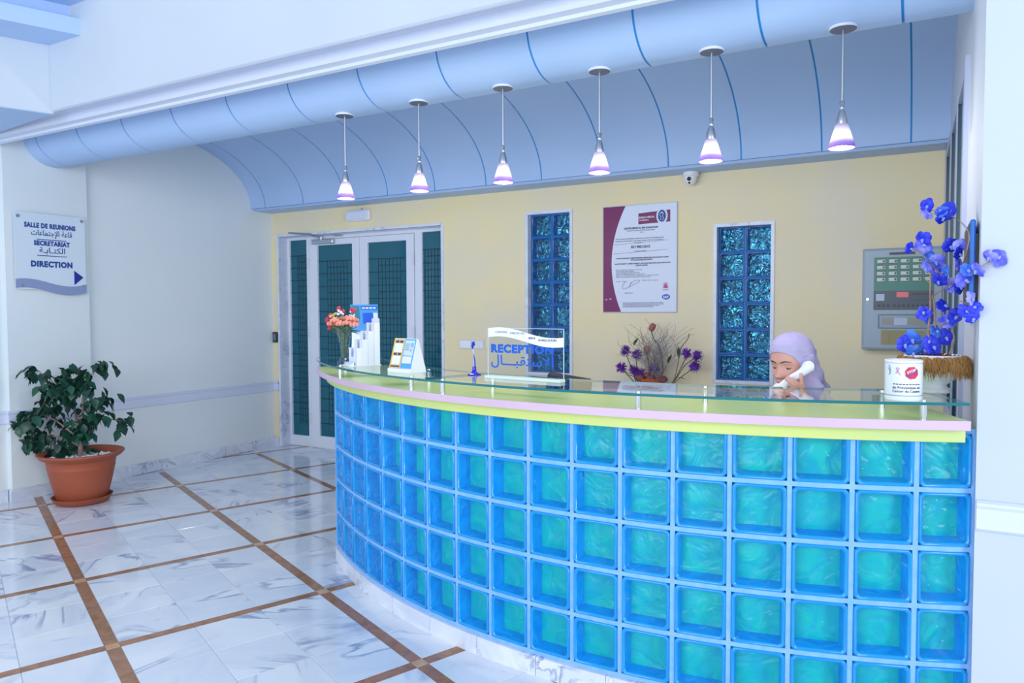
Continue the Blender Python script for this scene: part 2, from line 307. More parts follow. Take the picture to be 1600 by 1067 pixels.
# upper left wall, turned to follow the floor pattern, and its crown steps
sd = Vector((.367, .93)).normalized(); nn = Vector((sd.y, -sd.x)); c0 = Vector((-5.13, 2.85))
def uw(s, off): p = c0 - sd * s + nn * off; return (p.x, p.y)
e0 = c0 - sd * ((6.33 - 5.13) / sd.x)
mb = MB(); mb.prism([(-5.13, 2.86), (-6.33, 2.98), (e0.x, e0.y)], 2.835, 4.6); wu = struct('wall_left_upper', (mb, M_wall_dimmed)); mb = MB(); mb.prism([(-5.135, 2.855), (-6.33, 2.975), (e0.x - .003, e0.y)], 2.829, 2.835); struct('soffit', (mb, M_blue_paint), wu)
cn = MB()
for off, z0, z1 in ((.335, 3.281, 3.385), (.225, 3.385, 3.49), (.5, 3.49, 3.62)):
    dx = off / nn.x; a = (-5.13 + dx + 0, 2.849); cn.prism([a, (-5.14, 2.852), uw(3.0, -.01), (uw(3.0, off)[0], uw(3.0, off)[1])], z0, z1)
struct('trim_1', (cn, M_blue_paint))
# dado rail on the left wall and pier, returning on the back wall
def rail(mb, pts):
    pr = [(0, 0), (.014, .004), (.018, .012), (.012, .02), (.012, .078), (.018, .086), (.02, .098), (.012, .106), (0, .108)]
    pts = [Vector(p) for p in pts]; rows = []
    for i, p in enumerate(pts):
        d0 = (p - pts[i - 1]).normalized() if i else None; d1 = (pts[i + 1] - p).normalized() if i < len(pts) - 1 else None
        d0 = d0 or d1; d1 = d1 or d0; n0 = Vector((d0.y, -d0.x)); n1 = Vector((d1.y, -d1.x)); b = (n0 + n1); b = b / max(b.length_squared / 2, .3)
        rows.append([(p.x + b.x * o, p.y + b.y * o, z) for o, z in pr])
    mb.grid(rows); return mb
mb = MB(); mb.T = Matrix.Translation((0, 0, .615)); rail(mb, [(-6.33, 3.0), (-6.33, 3.10), (-6.29, 3.10), (-6.29, 3.765), (-6.33, 3.765), (-6.33, BY), (-6.25, BY)]); struct('trim_2', (mb, M_trim))
# pier chair rail beside the counter
mb = MB(); mb.extx([(2.851, .765), (2.835, .772), (2.828, .78), (2.832, .792), (2.832, .845), (2.826, .855), (2.826, .865), (2.838, .872), (2.851, .872)], .158, 2.6); struct('trim_3', (mb, M_trim))
# cornice along the back wall under the vault
mb = MB(); mb.extx([(BY + .02, 2.58), (5.60, 2.58), (5.597, 2.583), (5.597, 2.607), (5.602, 2.611), (5.58, 2.617), (5.576, 2.64), (BY + .02, 2.66)], -6.34, .13); struct('trim_4', (mb, M_blue_paint))
# ceiling: bullnose panels that roll over into the barrel vault, with blue grooves between
prof = [(3.262, 2.93)] + [(3.5 - .236 * cos(t), 2.911 - .213 * sin(t)) for t in [pi / 2 * k / 14 for k in range(15)]]
prof += [(3.53, 2.698), (3.555, 2.706), (3.563, 2.73), (3.563, 2.79)]
prof += [(4.52 - 1.05 * cos(t), 2.6 + .592 * sin(t)) for t in [radians(24) + (pi - radians(24)) * k / 40 for k in range(41)]]
mb = MB(); mb.strip([(y, z) for y, z in prof], .02, -6.34, .4); ce = struct('ceiling', (mb, M_groove))
GX = [-.1 - .5465 * k for k in range(-1, 13)]
xs = [.4] + [g for g in GX if -6.3 < g < .12] + [-6.36]
inner = [(y, z) for y, z in prof]
for b, a in zip(xs, xs[1:]):
    mb = MB(); mb.strip(inner, -.006, a + .0055, b - .0055); struct('ceiling_panel', (mb, M_blue_paint, 35), ce)
# floor
FO, FS, FL = Vector((-7.275, 2.617)), Vector((.370, .939)), Vector((.936, -.401))
mb = MB(); mb.box(-8, 4, -3, 6.4, -.12, -.0035); fl = struct('floor', (mb, mottle('floor_bed', '#dfe6ee', '#cdd6e2', 2, .15)))
g = .0015; sw = .028                                               # half joint, half strip (in lattice units)
def quad_mb(s0, s1, l0, l1, ref):
    def P(s, l): p = FS * (s - ref[0]) + FL * (l - ref[1]); return (p.x, p.y)
    q = [P(s0, l0), P(s0, l1), P(s1, l1), P(s1, l0)]; q = q[::-1] if (Vector(q[1]) - Vector(q[0])).cross(Vector(q[2]) - Vector(q[1])) < 0 else q
    cen = Vector(q[0]).lerp(Vector(q[2]), .5); m = MB(); n = 4
    top = [(cen.x + (x - cen.x) * .994, cen.y + (y - cen.y) * .994, 0) for x, y in q]
    m.add([(x, y, -.01) for x, y in q] + [(x, y, -.0012) for x, y in q] + top, [(i, (i + 1) % 4, (i + 1) % 4 + 4, i + 4) for i in range(4)] + [(i + 4, (i + 1) % 4 + 4, (i + 1) % 4 + 8, i + 8) for i in range(4)] + [(8, 9, 10, 11)])
    return m
tw = (1 - 2 * sw) / 3
ME_tile = quad_mb(-tw / 2 + g, tw / 2 - g, -tw / 2 + g, tw / 2 - g, (0, 0)).mesh('tile', [M_marble])
ME_sa = quad_mb(-sw, sw, -tw / 2 + g / 2, tw / 2 - g / 2, (0, 0)).mesh('strip_piece', [M_strip])   # runs along FL
ME_sb = quad_mb(-tw / 2 + g / 2, tw / 2 - g / 2, -sw, sw, (0, 0)).mesh('strip_piece', [M_strip])
ME_sc = quad_mb(-sw, sw, -sw, sw, (0, 0)).mesh('strip_corner', [mottle('pale_ochre_marble', '#d8b89a', '#c99a72', 12, .14, 4, objrand=True)])
far = MB(); nt = 0
def floor_ok(p):
    if p.x < -6.3 or p.y > 5.95 or p.y < .4 or p.x > 1.2: return False
    if p.x < -6.2 and p.y < 2.4: return False
    dx, dy = p.x - CX, CY - p.y
    if dx * dx + dy * dy < 3.1 ** 2 and (atan2(dx, dy) > radians(-39) or p.x > -2.6): return False
    if p.x > .1 and p.y > 2.8: return False
    return in_view((p.x, p.y, 0), 60)
def put(name, me, s, l):
    p = FO + FS * s + FL * l
    if floor_ok(p): obj(name, me, fl, (p.x, p.y, 0))
for S_ in range(-2, 5):
    for L_ in range(-1, 11):
        put('strip_corner', ME_sc, S_, L_)
        for i in range(3):
            f = sw + tw * (i + .5)
            put('strip_piece', ME_sa, S_, L_ + f); put('strip_piece', ME_sb, S_ + f, L_)
            for j in range(3): put('tile', ME_tile, S_ + f, L_ + sw + tw * (j + .5))
# marble skirting pieces on the left wall
bl = None
def skirt(x0, x1, y0, y1): return (MB().bbox(x0, x1, y0, y1, 0, .098, .003) if False else MB().box(x0, x1, y0, y1, 0, .098))
runs = [(-6.345, -6.312, 3.785 + .345 * k, min(3.785 + .345 * (k + 1), BY - .002) - .003) for k in range(6)] + [(-6.305, -6.272, 3.085 + .35 * k, 3.085 + .35 * (k + 1) - .003) for k in range(2)] + [(-6.345, -6.312, 2.4 + .342 * k, 2.4 + .342 * (k + 1) - .003) for k in range(2)]
mb = MB(); mb.box(-6.36, -6.325, 2.4, BY, 0, .09); bl = struct('baseboard_left', (mb, M_grout))
for r in runs: obj('marble_piece', (skirt(*r), M_marble2), bl)
mb = MB(); mb.box(-6.33, -6.25, BY - .02, BY + .01, 0, .098); struct('baseboard_back', (mb, M_marble2))
# ---- glass blocks (one hollow block: rim, clear wavy face, coloured inner sides and back)
def block_mesh(name, w, h, mats, seed, amp=.004, dep=.075):
    rnd = random.Random(seed); m = MB(); hw, hh = w / 2, h / 2
    def ring(i, y, cut=.0): a, b = hw - i, hh - i; c = max(.0, .012 - i * .2) if cut == 0 else cut; return [(-a + c, y, -b), (a - c, y, -b), (a, y, -b + c), (a, y, b - c), (a - c, y, b), (-a + c, y, b), (-a, y, b - c), (-a, y, -b + c)]
    R = [ring(0, dep), ring(0, .005), ring(.002, .001), ring(.005, 0), ring(.009, .0015), ring(.0125, .006)]
    vs = sum(R, []); fs = []
    for k in range(len(R) - 1):
        for i in range(8): a = k * 8 + i; b = k * 8 + (i + 1) % 8; fs.append((a, a + 8, b + 8, b))
    m.add(vs, fs, 0)
    n = 7; a, b = hw - .0125, hh - .0125; rows = []
    for j in range(n):
        rows.append([(-a + 2 * a * i / (n - 1), .007 + (0 if i in (0, n - 1) or j in (0, n - 1) else rnd.uniform(-amp, amp)), -b + 2 * b * j / (n - 1)) for i in range(n)])
    m.grid(rows, 1)
    q = ring(.0125, .006, .002); q2 = ring(.017, dep - .002, .002)
    m.add(q + q2, [(i, (i + 1) % 8, (i + 1) % 8 + 8, i + 8) for i in range(8)], 2)
    a, b = hw - .016, hh - .016
    rows = [[(-a + 2 * a * i / (n - 1), dep - .003 + (0 if i in (0, n - 1) or j in (0, n - 1) else rnd.uniform(-amp, amp) * 1.6), -b + 2 * b * j / (n - 1)) for i in range(n)] for j in range(n)]
    m.grid(rows, 3)
    me = m.mesh(name, mats, 50); return me
def wavy(name, c1, c2, rough, sc, bump=.5):
    m = mat(name, c1, rough, spec=.6); tc = N(m, 'ShaderNodeTexCoord'); v = randvec(m, tc.outputs['Object'])
    n = N(m, 'ShaderNodeTexNoise'); n.inputs['Scale'].default_value = sc; n.inputs['Detail'].default_value = 2; n.inputs['Distortion'].default_value = 2.2; L(m, v, n.inputs['Vector'])
    r = ramp(m, [(.3, c1), (.7, c2)]); L(m, n.outputs['Fac'], r.inputs[0]); L(m, r.outputs[0], bsdf(m).inputs['Base Color'])
    b = N(m, 'ShaderNodeBump'); b.inputs['Strength'].default_value = bump; b.inputs['Distance'].default_value = .02; L(m, n.outputs['Fac'], b.inputs['Height']); L(m, b.outputs[0], bsdf(m).inputs['Normal'])
    return m
M_rim = mat('blue_glass_rim', '#0094de', .15, spec=.6, coat=.3)
M_side = wavy('blue_glass_inside', '#0298ea', '#0cb0f4', .3, 9)
M_back = wavy('turquoise_glass', '#08b2be', '#14cab6', .35, 8, .4)
M_pane = sheet_glass('clear_wavy_glass', (.74, .94, 1), .02, 1.22, .5, 14, dist=1.5)
BLK = [block_mesh('glass_block', .184, .183, [M_rim, M_pane, M_side, M_back], 30 + k) for k in range(4)]
M_rimd = mat('deep_blue_glass_rim', '#1a66b0', .15, spec=.6)
M_sided = wavy('deep_blue_glass_inside', '#114f9a', '#1d69b8', .15, 12)
M_backd = wavy('deep_teal_glass', '#0f5580', '#3c9cb6', .1, 12, 1); bsdf(M_backd).inputs['Metallic'].default_value = .7
M_paned = sheet_glass('rippled_glass', (.9, .97, 1), .03, 1.5, 1.0, 34, dist=1.5)
BLKD = [block_mesh('glass_block', .2, .196, [M_rimd, M_paned, M_sided, M_backd], 60 + k, .006) for k in range(4)]
M_wframe = marble('pale_window_marble', '#e2e8f6', '#b4bfd6', '#d2dcee', .3, 3)
def block_window(name, hole, rows):
    x0, x1, z0, z1 = hole; f = MB(); t = .022
    f.box(x0 - t, x0 + .004, BY - .012, BY + .05, z0 - t, z1 + t); f.box(x1 - .004, x1 + t, BY - .012, BY + .05, z0 - t, z1 + t)
    f.box(x0 + .004, x1 - .004, BY - .012, BY + .05, z1 - .004, z1 + t); f.box(x0 + .004, x1 - .004, BY - .02, BY + .05, z0 - t, z0 + .004)
    w = struct(name, (f, M_wframe))
    xm = (x0 + x1) / 2; m = MB(); y0, y1 = BY + .06, BY + .13; h = (z1 - z0) / rows
    for x in (x0, xm - .006, x1 - .008): m.box(x, x + .012, y0, y1, z0, z1)
    for k in range(rows + 1): m.box(x0, x1, y0 + .001, y1, z0 + h * k - .005, z0 + h * k + .005)
    m.box(x0 - .02, x1 + .02, BY + .135, BY + .15, z0 - .02, z1 + .02)
    obj('joints', (m, mat('blue_grout', '#2a78bc', .5)), w)
    for k in range(rows):
        for i in range(2):
            b = obj('glass_block', random.choice(BLKD), w, (x0 + (x1 - x0) * (i + .5) / 2, BY + .055, z0 + h * (k + .5))); b.scale = (.97, 1, h / .2)
block_window('window_1', W1, 7); block_window('window_2', W2, 6)
# ---- glazed double door with side lights
M_teal = mat('teal_pane', '#1a6478', .06, spec=.6)
M_lat = mat('dark_glazing_bar', '#1c3942', .4)
fr = MB(); x0, x1, _, z1 = DH; t = .025
fr.box(x0 - t, x0 + .004, BY - .012, BY + .02, 0, z1 + t); fr.box(x1 - .004, x1 + t, BY - .012, BY + .02, 0, z1 + t); fr.box(x0, x1, BY - .012, BY + .02, z1, z1 + t)
dr = struct('door_1', (fr, M_wframe))
rv = MB(); rv.box(x0 - .03, x0 + .004, BY + .02, BY + .25, 0, z1); rv.box(x1 - .004, x1 + .03, BY + .02, BY + .25, 0, z1); rv.box(x0, x1, BY + .02, BY + .25, z1 - .004, z1 + .03); obj('reveal', (rv, M_wframe), dr)
DY = 5.97
def frame(mb, xa, xb, za, zb, ga, gb, gza, gzb, y0, y1):
    mb.bbox(xa, ga, y0, y1, za, zb, .004); mb.bbox(gb, xb, y0, y1, za, zb, .004); mb.bbox(ga - .003, gb + .003, y0 + .001, y1, za, gza, .004); mb.bbox(ga - .003, gb + .003, y0 + .001, y1, gzb, zb, .004)
def glazed(name, xa, xb, za, zb, ga, gb, gza, gzb, y0, dense, cols, seed):
    m = MB(); frame(m, xa, xb, za, zb, ga, gb, gza, gzb, y0, y0 + .05); f = obj(name, (m, M_aluminium), dr)
    m = MB(); m.box(ga - .01, gb + .01, y0 + .026, y0 + .034, gza - .01, gzb + .01); obj('pane', (m, M_teal), f)
    m = MB(); da, db = dense; wx = gb - ga; k = 0; z = gzb - .17; b = .0038; bv = .0025
    while z > gza + .12:
        full = k % 2 == 0; m.box(ga if full else ga + wx * da, gb if full else ga + wx * db, y0 + .0215, y0 + .0265, z - b, z + b); z -= .068; k += 1
    for c in range(cols + 1): x = ga + wx * (da + (db - da) * c / cols); m.box(x - bv, x + bv, y0 + .0235, y0 + .0265, gza + .12, gzb - .17)
    obj('glazing_bars', (m, M_lat), f, kind='stuff'); return f
glazed('side_light', -6.222, -5.885, .0, 2.318, -6.191, -5.935, .118, 2.286, DY, (.38, .92), 5, 1)
lf1 = glazed('door_leaf', -5.880, -5.178, .008, 2.275, -5.765, -5.272, .135, 2.212, DY - .012, (.25, .82), 6, 2)
lf2 = glazed('door_leaf', -5.172, -4.47, .008, 2.275, -5.063, -4.562, .135, 2.21, DY - .012, (.25, .82), 6, 3)
glazed('side_light', -4.465, -4.05, .0, 2.318, -4.377, -4.105, .118, 2.282, DY, (.08, .8), 5, 4)
m = MB(); m.bbox(-5.89, -4.46, DY, DY + .05, 2.28, 2.318); obj('head_rail', (m, M_aluminium), dr)
for x in (-5.882, -4.468):
    for z in (.32, 1.28, 2.02):
        m = MB(); m.cyl((x, DY - .018, z - .045), (x, DY - .018, z + .045), .009, n=8)
        for q in (-.05, .05): m.ball((x, DY - .018, z + q), .01, 6, 4)
        obj('hinge', (m, M_offwhite, 40), dr)
m = MB(); m.bbox(-5.80, -5.50, DY - .062, DY - .012, 2.222, 2.27, .006); m.cyl((-5.68, DY - .04, 2.27), (-5.68, DY - .04, 2.30), .016, n=10)
m.T = Matrix.Identity(4); m.tube([(-5.68, DY - .05, 2.298), (-5.80, DY - .2, 2.325), (-5.93, DY - .26, 2.335)], [.012, .011, .010], 6); m.tube([(-5.93, DY - .26, 2.335), (-5.68, DY - .1, 2.322), (-5.45, DY - .03, 2.315)], .009, 6)
m.box(-5.5, -5.40, DY - .03, DY + .0, 2.296, 2.33)
obj('door_closer', (m, M_steel), dr, label='grey metal arm door closer')
# ---- glazed screen in the right-hand wall of the reception bay
m = MB(); sl = (.155 - .117) / 3.0
def wx(y): return .117 + (5.85 - y) * sl
def wbox(m, y0, y1, z0, z1, pr, mi=0):
    a, b = wx(y0), wx(y1); m.prism([(a - pr, y0), (a + .002, y0), (b + .002, y1), (b - pr, y1)], z0, z1, mi)
for y0, y1 in ((5.72, 5.83), (4.98, 5.04), (4.3, 4.36), (3.66, 3.75)): wbox(m, y0, y1, .9, 2.56, .016)
wbox(m, 3.67, 5.82, 2.5, 2.557, .0145); wbox(m, 3.67, 5.82, .903, .96, .0145)
w3 = struct('window_3', (m, mat('grey_aluminium', '#b4bdd6', .4)))
for y0, y1 in ((5.04, 5.72), (4.36, 4.98), (3.75, 4.3)):
    m = MB(); wbox(m, y0, y1, .96, 2.5, .004); obj('pane', (m, mat('teal_window_glass', '#2f7a8e', .05, spec=.7)), w3)
    m = MB(); wbox(m, y1 - .05, y1, .96, 2.5, .012); wbox(m, y0, y0 + .05, .96, 2.5, .012); obj('sash', (m, mat('dark_teal_sash', '#0f3d52', .3)), w3)
# ------------------------------------------------------------------ reception counter
def arc_prism(m, r0, r1, z0, z1, a0, a1, n, mi=0, bev=0):
    pr = [(r0, z0), (r1 - bev, z0), (r1, z0 + bev), (r1, z1 - bev), (r1 - bev, z1), (r0, z1)] if bev else [(r0, z0), (r1, z0), (r1, z1), (r0, z1)]
    k = len(pr); vs = []; fs = []
    for i in range(n + 1):
        a = a0 + (a1 - a0) * i / n
        for r, z in pr: x, y = arc(r, a); vs.append((x, y, z))
    for i in range(n):
        for j in range(k): p = i * k + j; q = i * k + (j + 1) % k; fs.append((p, p + k, q + k, q))
    fs.append(tuple(range(k))); fs.append(tuple(reversed(range(n * k, (n + 1) * k))))
    m.add(vs, fs, mi); return m
D = radians
RB = 3.195; AR_ = D(23.03); A1 = D(19.79); STEP = D(3.644)
edges = [AR_] + [A1 - STEP * k for k in range(17)]; AE = edges[-1]
M_lime = mottle('yellow_green_laminate', '#d6e088', '#cbdb90', 1.2, .28, 3)
M_pink = mottle('pink_edging', '#dcbfd3', '#d6b7cb', 2, .35, 3)
ct = thing('reception_counter', 'long curved reception counter faced in turquoise glass blocks with a yellow-green top', 'counter', (0, 0, 0))
zr = [.09 + .2 * k for k in range(6)]
m = MB()
for z in zr: arc_prism(m, 3.115, 3.189, z - .0085, z + .0085, AE - D(.12), AR_ + D(.02), 40)
for a in edges: arc_prism(m, 3.115, 3.188, .09, 1.09, a - .0085 / RB, a + .0085 / RB, 1)
arc_prism(m, 3.10, 3.196, .0, 1.1, AE - D(.5), AE - D(.1), 1)
obj('mortar', (m, M_mortar), ct)
for c in range(17):
    a0, a1 = edges[c + 1], edges[c]; a = (a0 + a1) / 2
    for r in range(5):
        x, y = arc(RB, a); b = obj('glass_block', random.choice(BLK), ct, (x, y, zr[r] + .1), a)
        if c == 0: b.scale = (.885, 1, 1)
m = MB(); arc_prism(m, 3.04, 3.11, .0, 1.1, AE - D(.4), AR_, 40); obj('inner_wall', (m, M_offwhite), ct)
npl = 11
for k in range(npl):
    m = MB(); a0 = AE + (AR_ - AE) * k / npl; a1 = AE + (AR_ - AE) * (k + 1) / npl; arc_prism(m, 3.10, 3.205, 0, .081, a0 + D(.02), a1 - D(.02), 4); obj('plinth_piece', (m, M_marble2), ct)
m = MB(); arc_prism(m, 3.11, 3.217, 1.057, 1.104, D(-43.5), D(22.25), 48, 0, .002); obj('apron', (m, M_lime), ct)
m = MB(); arc_prism(m, 2.80, 3.268, 1.104, 1.136, D(-47), D(22.1), 48, 0, .0)
m2 = MB(); arc_prism(m2, 3.265, 3.271, 1.105, 1.1365, D(-47), D(22.1), 48, 0, .001); top = obj('countertop', (m, M_lime), ct); obj('edging', (m2, M_pink), ct)
m = MB(); arc_prism(m, 2.62, 3.04, .72, .75, D(-36), D(20.5), 30); obj('desk', (m, mat('beige_desk', '#cfc3a8', .4)), ct)
for a in (-35.5, -10, 8, 20):
    m = MB(); arc_prism(m, 2.65, 3.04, 0, .72, D(a - .3), D(a + .3), 1); obj('desk_panel', (m, mat('beige_desk', '#cfc3a8', .4)), ct)
# glass shelf on standoffs
M_shelf = sheet_glass('float_glass', (.93, .985, .965), 0, 1.42)
M_shelf_under = sheet_glass('float_glass_underside', (.93, .985, .965), 0, 1.02)
M_gedge = mat('green_glass_edge', '#0f6f76', .08, spec=.8)
gs = thing('glass_shelf', 'curved clear glass shelf raised on chrome studs along the counter top', 'shelf', (0, 0, 1.187))
def glass_pane(a0, a1, n):
    m = MB(); T = Matrix.Translation((0, 0, -1.187)); m.T = T
    k = 4; r0, r1 = 2.86, 3.275; vs = []; top = []; edge = []; und = []
    for i in range(n + 1):
        a = a0 + (a1 - a0) * i / n
        for r, z in ((r0, 1.187), (r1, 1.187), (r1, 1.197), (r0, 1.197)): x, y = arc(r, a); vs.append((x, y, z))
    for i in range(n):
        p = i * 4; top += [(p + 2, p + 6, p + 7, p + 3)]; und += [(p, p + 4, p + 5, p + 1)]; edge += [(p + 1, p + 5, p + 6, p + 2), (p + 3, p + 7, p + 4, p)]
    edge += [(0, 1, 2, 3), (n * 4 + 3, n * 4 + 2, n * 4 + 1, n * 4)]
    m.add(vs, top, 0); m.add(vs, edge, 1); m.add(vs, und, 2); return obj('glass_pane', (m, [M_shelf, M_gedge, M_shelf_under]), gs)
glass_pane(D(-47.5), D(-15.72), 26); glass_pane(D(-15.62), D(22.0), 32)
m = MB(); m.cyl((0, 0, -.051), (0, 0, 0), .0115, n=14); m.cyl((0, 0, .0102), (0, 0, .0135), .009, n=14); ME_st = m.mesh('standoff', [M_chrome], 40)
for a, r in ((-32.5, 3.235), (-17.6, 3.235), (-13.6, 3.235), (3.1, 3.235), (19.8, 3.235), (-43, 3.1), (-22.7, 2.95), (-13, 2.95), (6.7, 2.95), (19, 2.95)):
    x, y = arc(r, D(a)); obj('standoff', ME_st, gs, (x, y, 0))
GZ = 1.1972                                                         # top of the glass
# ------------------------------------------------------------------ pendant lamps
M_shade = bpy.data.materials.new('lit_opal_glass'); M_shade.use_nodes = True
b = M_shade.node_tree.nodes['Principled BSDF']; tc = N(M_shade, 'ShaderNodeTexCoord'); sp = N(M_shade, 'ShaderNodeSeparateXYZ'); L(M_shade, tc.outputs['Generated'], sp.inputs[0])
nz = N(M_shade, 'ShaderNodeTexNoise'); nz.inputs['Scale'].default_value = 7; L(M_shade, tc.outputs['Object'], nz.inputs['Vector'])
ma = N(M_shade, 'ShaderNodeMath', operation='MULTIPLY_ADD'); ma.inputs[1].default_value = .16; L(M_shade, nz.outputs['Fac'], ma.inputs[0]); 
sb = N(M_shade, 'ShaderNodeMath', operation='SUBTRACT'); L(M_shade, sp.outputs[2], ma.inputs[2]); L(M_shade, ma.outputs[0], sb.inputs[0]); sb.inputs[1].default_value = .08
cr = ramp(M_shade, [(.0, '#8a60cc'), (.2, '#b090de'), (.38, '#f6e8ec'), (.6, '#fbf0f0'), (1., '#a796bc')]); L(M_shade, sb.outputs[0], cr.inputs[0])
L(M_shade, cr.outputs[0], b.inputs['Base Color']); L(M_shade, cr.outputs[0], b.inputs['Emission Color']); b.inputs['Roughness'].default_value = .25
er = ramp(M_shade, [(0, (.12, .12, .12)), (.2, (.25, .25, .25)), (.36, (1, 1, 1)), (.62, (1, 1, 1)), (1, (.2, .2, .2))]); L(M_shade, sb.outputs[0], er.inputs[0])
em = N(M_shade, 'ShaderNodeMath', operation='MULTIPLY'); em.inputs[1].default_value = .62; L(M_shade, er.outputs[0], em.inputs[0]); L(M_shade, em.outputs[0], b.inputs['Emission Strength'])
ords = ['nearest pendant lamp, beside the right-hand pier', 'pendant lamp second from the right-hand pier', 'pendant lamp third from the right-hand pier', 'pendant lamp third from the door end of the row', 'pendant lamp second from the door end of the row', 'farthest pendant lamp of the row, on the door side']
pd = thing('pendant_lamp', 'lit violet-tipped glass ' + ords[0], 'lamp', (-.325, 3.47, 2.695), 0, 'pendant lamps over the counter')
m = MB(); m.lathe([(.057, -.006), (.058, .004), (.05, .012), (.03, .016)], 24); obj('canopy', (m, mat('canopy_white', '#dfe3ee', .35), 40), pd)
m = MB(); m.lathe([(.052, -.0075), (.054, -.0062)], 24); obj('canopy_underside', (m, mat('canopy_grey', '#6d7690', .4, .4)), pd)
m = MB(); m.cyl((0, 0, -.307), (0, 0, -.006), .0055, n=10); obj('rod', (m, M_steel, 40), pd)
m = MB(); m.lathe([(.006, -.305), (.011, -.312), (.012, -.318), (.006, -.325), (.009, -.330), (.010, -.336), (.007, -.342), (.010, -.346), (.0135, -.352), (.020, -.38), (.0245, -.408), (.0235, -.410)][::-1], 20); obj('socket', (m, M_steel, 40), pd)
m = MB(); m.lathe([(.0505, -.506), (.0535, -.505), (.053, -.495), (.0255, -.404), (.0235, -.404), (.051, -.497)], 28, cap=False); obj('shade', (m, M_shade, 40), pd)
m = MB(); m.ball((0, 0, -.45), .018, 12, 8, sc=(1, 1, 1.3)); obj('bulb', (m, mat('lit_bulb', '#ffffff', .3, emit='#fff6ee', estr=6), 60), pd)
pl_ = bpy.data.lights.new('lamp_glow', 'POINT'); pl_.energy = 7.5; pl_.color = (1, .93, .9); pl_.shadow_soft_size = .03
lo = bpy.data.objects.new('lamp_glow', pl_); COL.objects.link(lo); lo.parent = pd; lo.location = (0, 0, -.535)
for k in range(1, 6): dup(pd, (-.325 - .5575 * k, 3.47, 2.695), 'lit violet-tipped glass ' + ords[k])
# ------------------------------------------------------------------ receptionist
def remeshed(mb, vox, smooth=3):
    me = mb.mesh('tmp', [M_white]); o = bpy.data.objects.new('tmp', me); COL.objects.link(o)
    r = o.modifiers.new('r', 'REMESH'); r.mode = 'VOXEL'; r.voxel_size = vox
    s = o.modifiers.new('s', 'SMOOTH'); s.iterations = smooth; s.factor = .5
    dg = bpy.context.evaluated_depsgraph_get(); out = bpy.data.meshes.new_from_object(o.evaluated_get(dg)); bpy.data.objects.remove(o)
    v = [tuple(p.co) for p in out.vertices]; f = [tuple(p.vertices) for p in out.polygons]; bpy.data.meshes.remove(out); return v, f
def lerp_tab(t, z):
    if z >= t[0][0]: return t[0][1:]
    for a, b in zip(t, t[1:]):
        if z >= b[0]: k = (a[0] - z) / (a[0] - b[0]); k = k * k * (3 - 2 * k) if False else k; return tuple(p + (q - p) * k for p, q in zip(a[1:], b[1:]))
    return t[-1][1:]
FACE = [(.118, .012, .02, .03), (.108, .045, .055, .06), (.09, .062, .078, .085), (.06, .071, .09, .098), (.03, .073, .093, .1), (.0, .071, .089, .095), (-.03, .068, .088, .08), (-.055, .061, .087, .06), (-.08, .050, .086, .04), (-.1, .036, .083, .03), (-.112, .02, .072, .02), (-.12, .008, .055, .012)]
def ga(d, s): return math.exp(-(d * d) / (2 * s * s))
def face_pt(az, z):
    w, f, bk = lerp_tab(FACE, z); s, c = sin(az), cos(az)
    e = 2.3; rad = (abs(s / w) ** e + abs(c / (f if c > 0 else bk)) ** e) ** (-1 / e); x = rad * s; y = -rad * c
    if c > 0:
        nose = ga(x, .0085 + .005 * max(0, min(1, (.02 - z) / .05))) * (.026 * max(0, min(1, (.022 - z) / .048)) if z > -.026 else .026 * ga(z + .026, .0075))
        al = .008 * (ga(x - .013, .006) + ga(x + .013, .006)) * ga(z + .027, .007)
        eye = -.009 * (ga(abs(x) - .031, .013)) * ga(z - .008, .012)
        brow = .005 * ga(abs(x) - .03, .02) * ga(z - .032, .01)
        chk = .006 * ga(abs(x) - .042, .016) * ga(z + .025, .018)
        lip = ga(x, .017) * (.0065 * ga(z + .054, .005) + .0075 * ga(z + .067, .0055) - .004 * ga(z + .0605, .002))
        chin = .007 * ga(x, .016) * ga(z + .098, .011) - .004 * ga(x, .02) * ga(z + .08, .007)
        y -= nose + al + eye + brow + chk + lip + chin
    return Vector((x, y, z))
HM = Matrix.Translation((-.488, 3.30, 1.270)) @ Matrix.Rotation(radians(-25), 4, 'Z') @ Matrix.Rotation(radians(13), 4, 'X')
M_skin = mat('skin', '#d9a397', .5, sss=.15); M_lips = mat('rose_lips', '#b06070', .4); M_hairdark = mat('dark_brow', '#3c2a30', .7)
M_hijab = mottle('lavender_cloth', '#bcb3d8', '#b3a9d2', 4, .75, 3, bump=.08, bscale=200); M_coat = mat('white_coat', '#e6eaf6', .7)
PR = Vector((-.42, 3.66, 0))
pe = thing('person', 'woman in lavender headscarf and white coat, telephone at her ear, sitting behind the counter', 'person', PR)
bm_ = MB(); bm_.T = Matrix.Translation(-PR) @ HM
zs = [.118 - .238 * k / 76 for k in range(77)]; rows = []
for z in zs: rows.append([tuple(face_pt(-pi + 2 * pi * i / 96, z)) for i in range(97)])
bm_.grid(rows, 0, True)
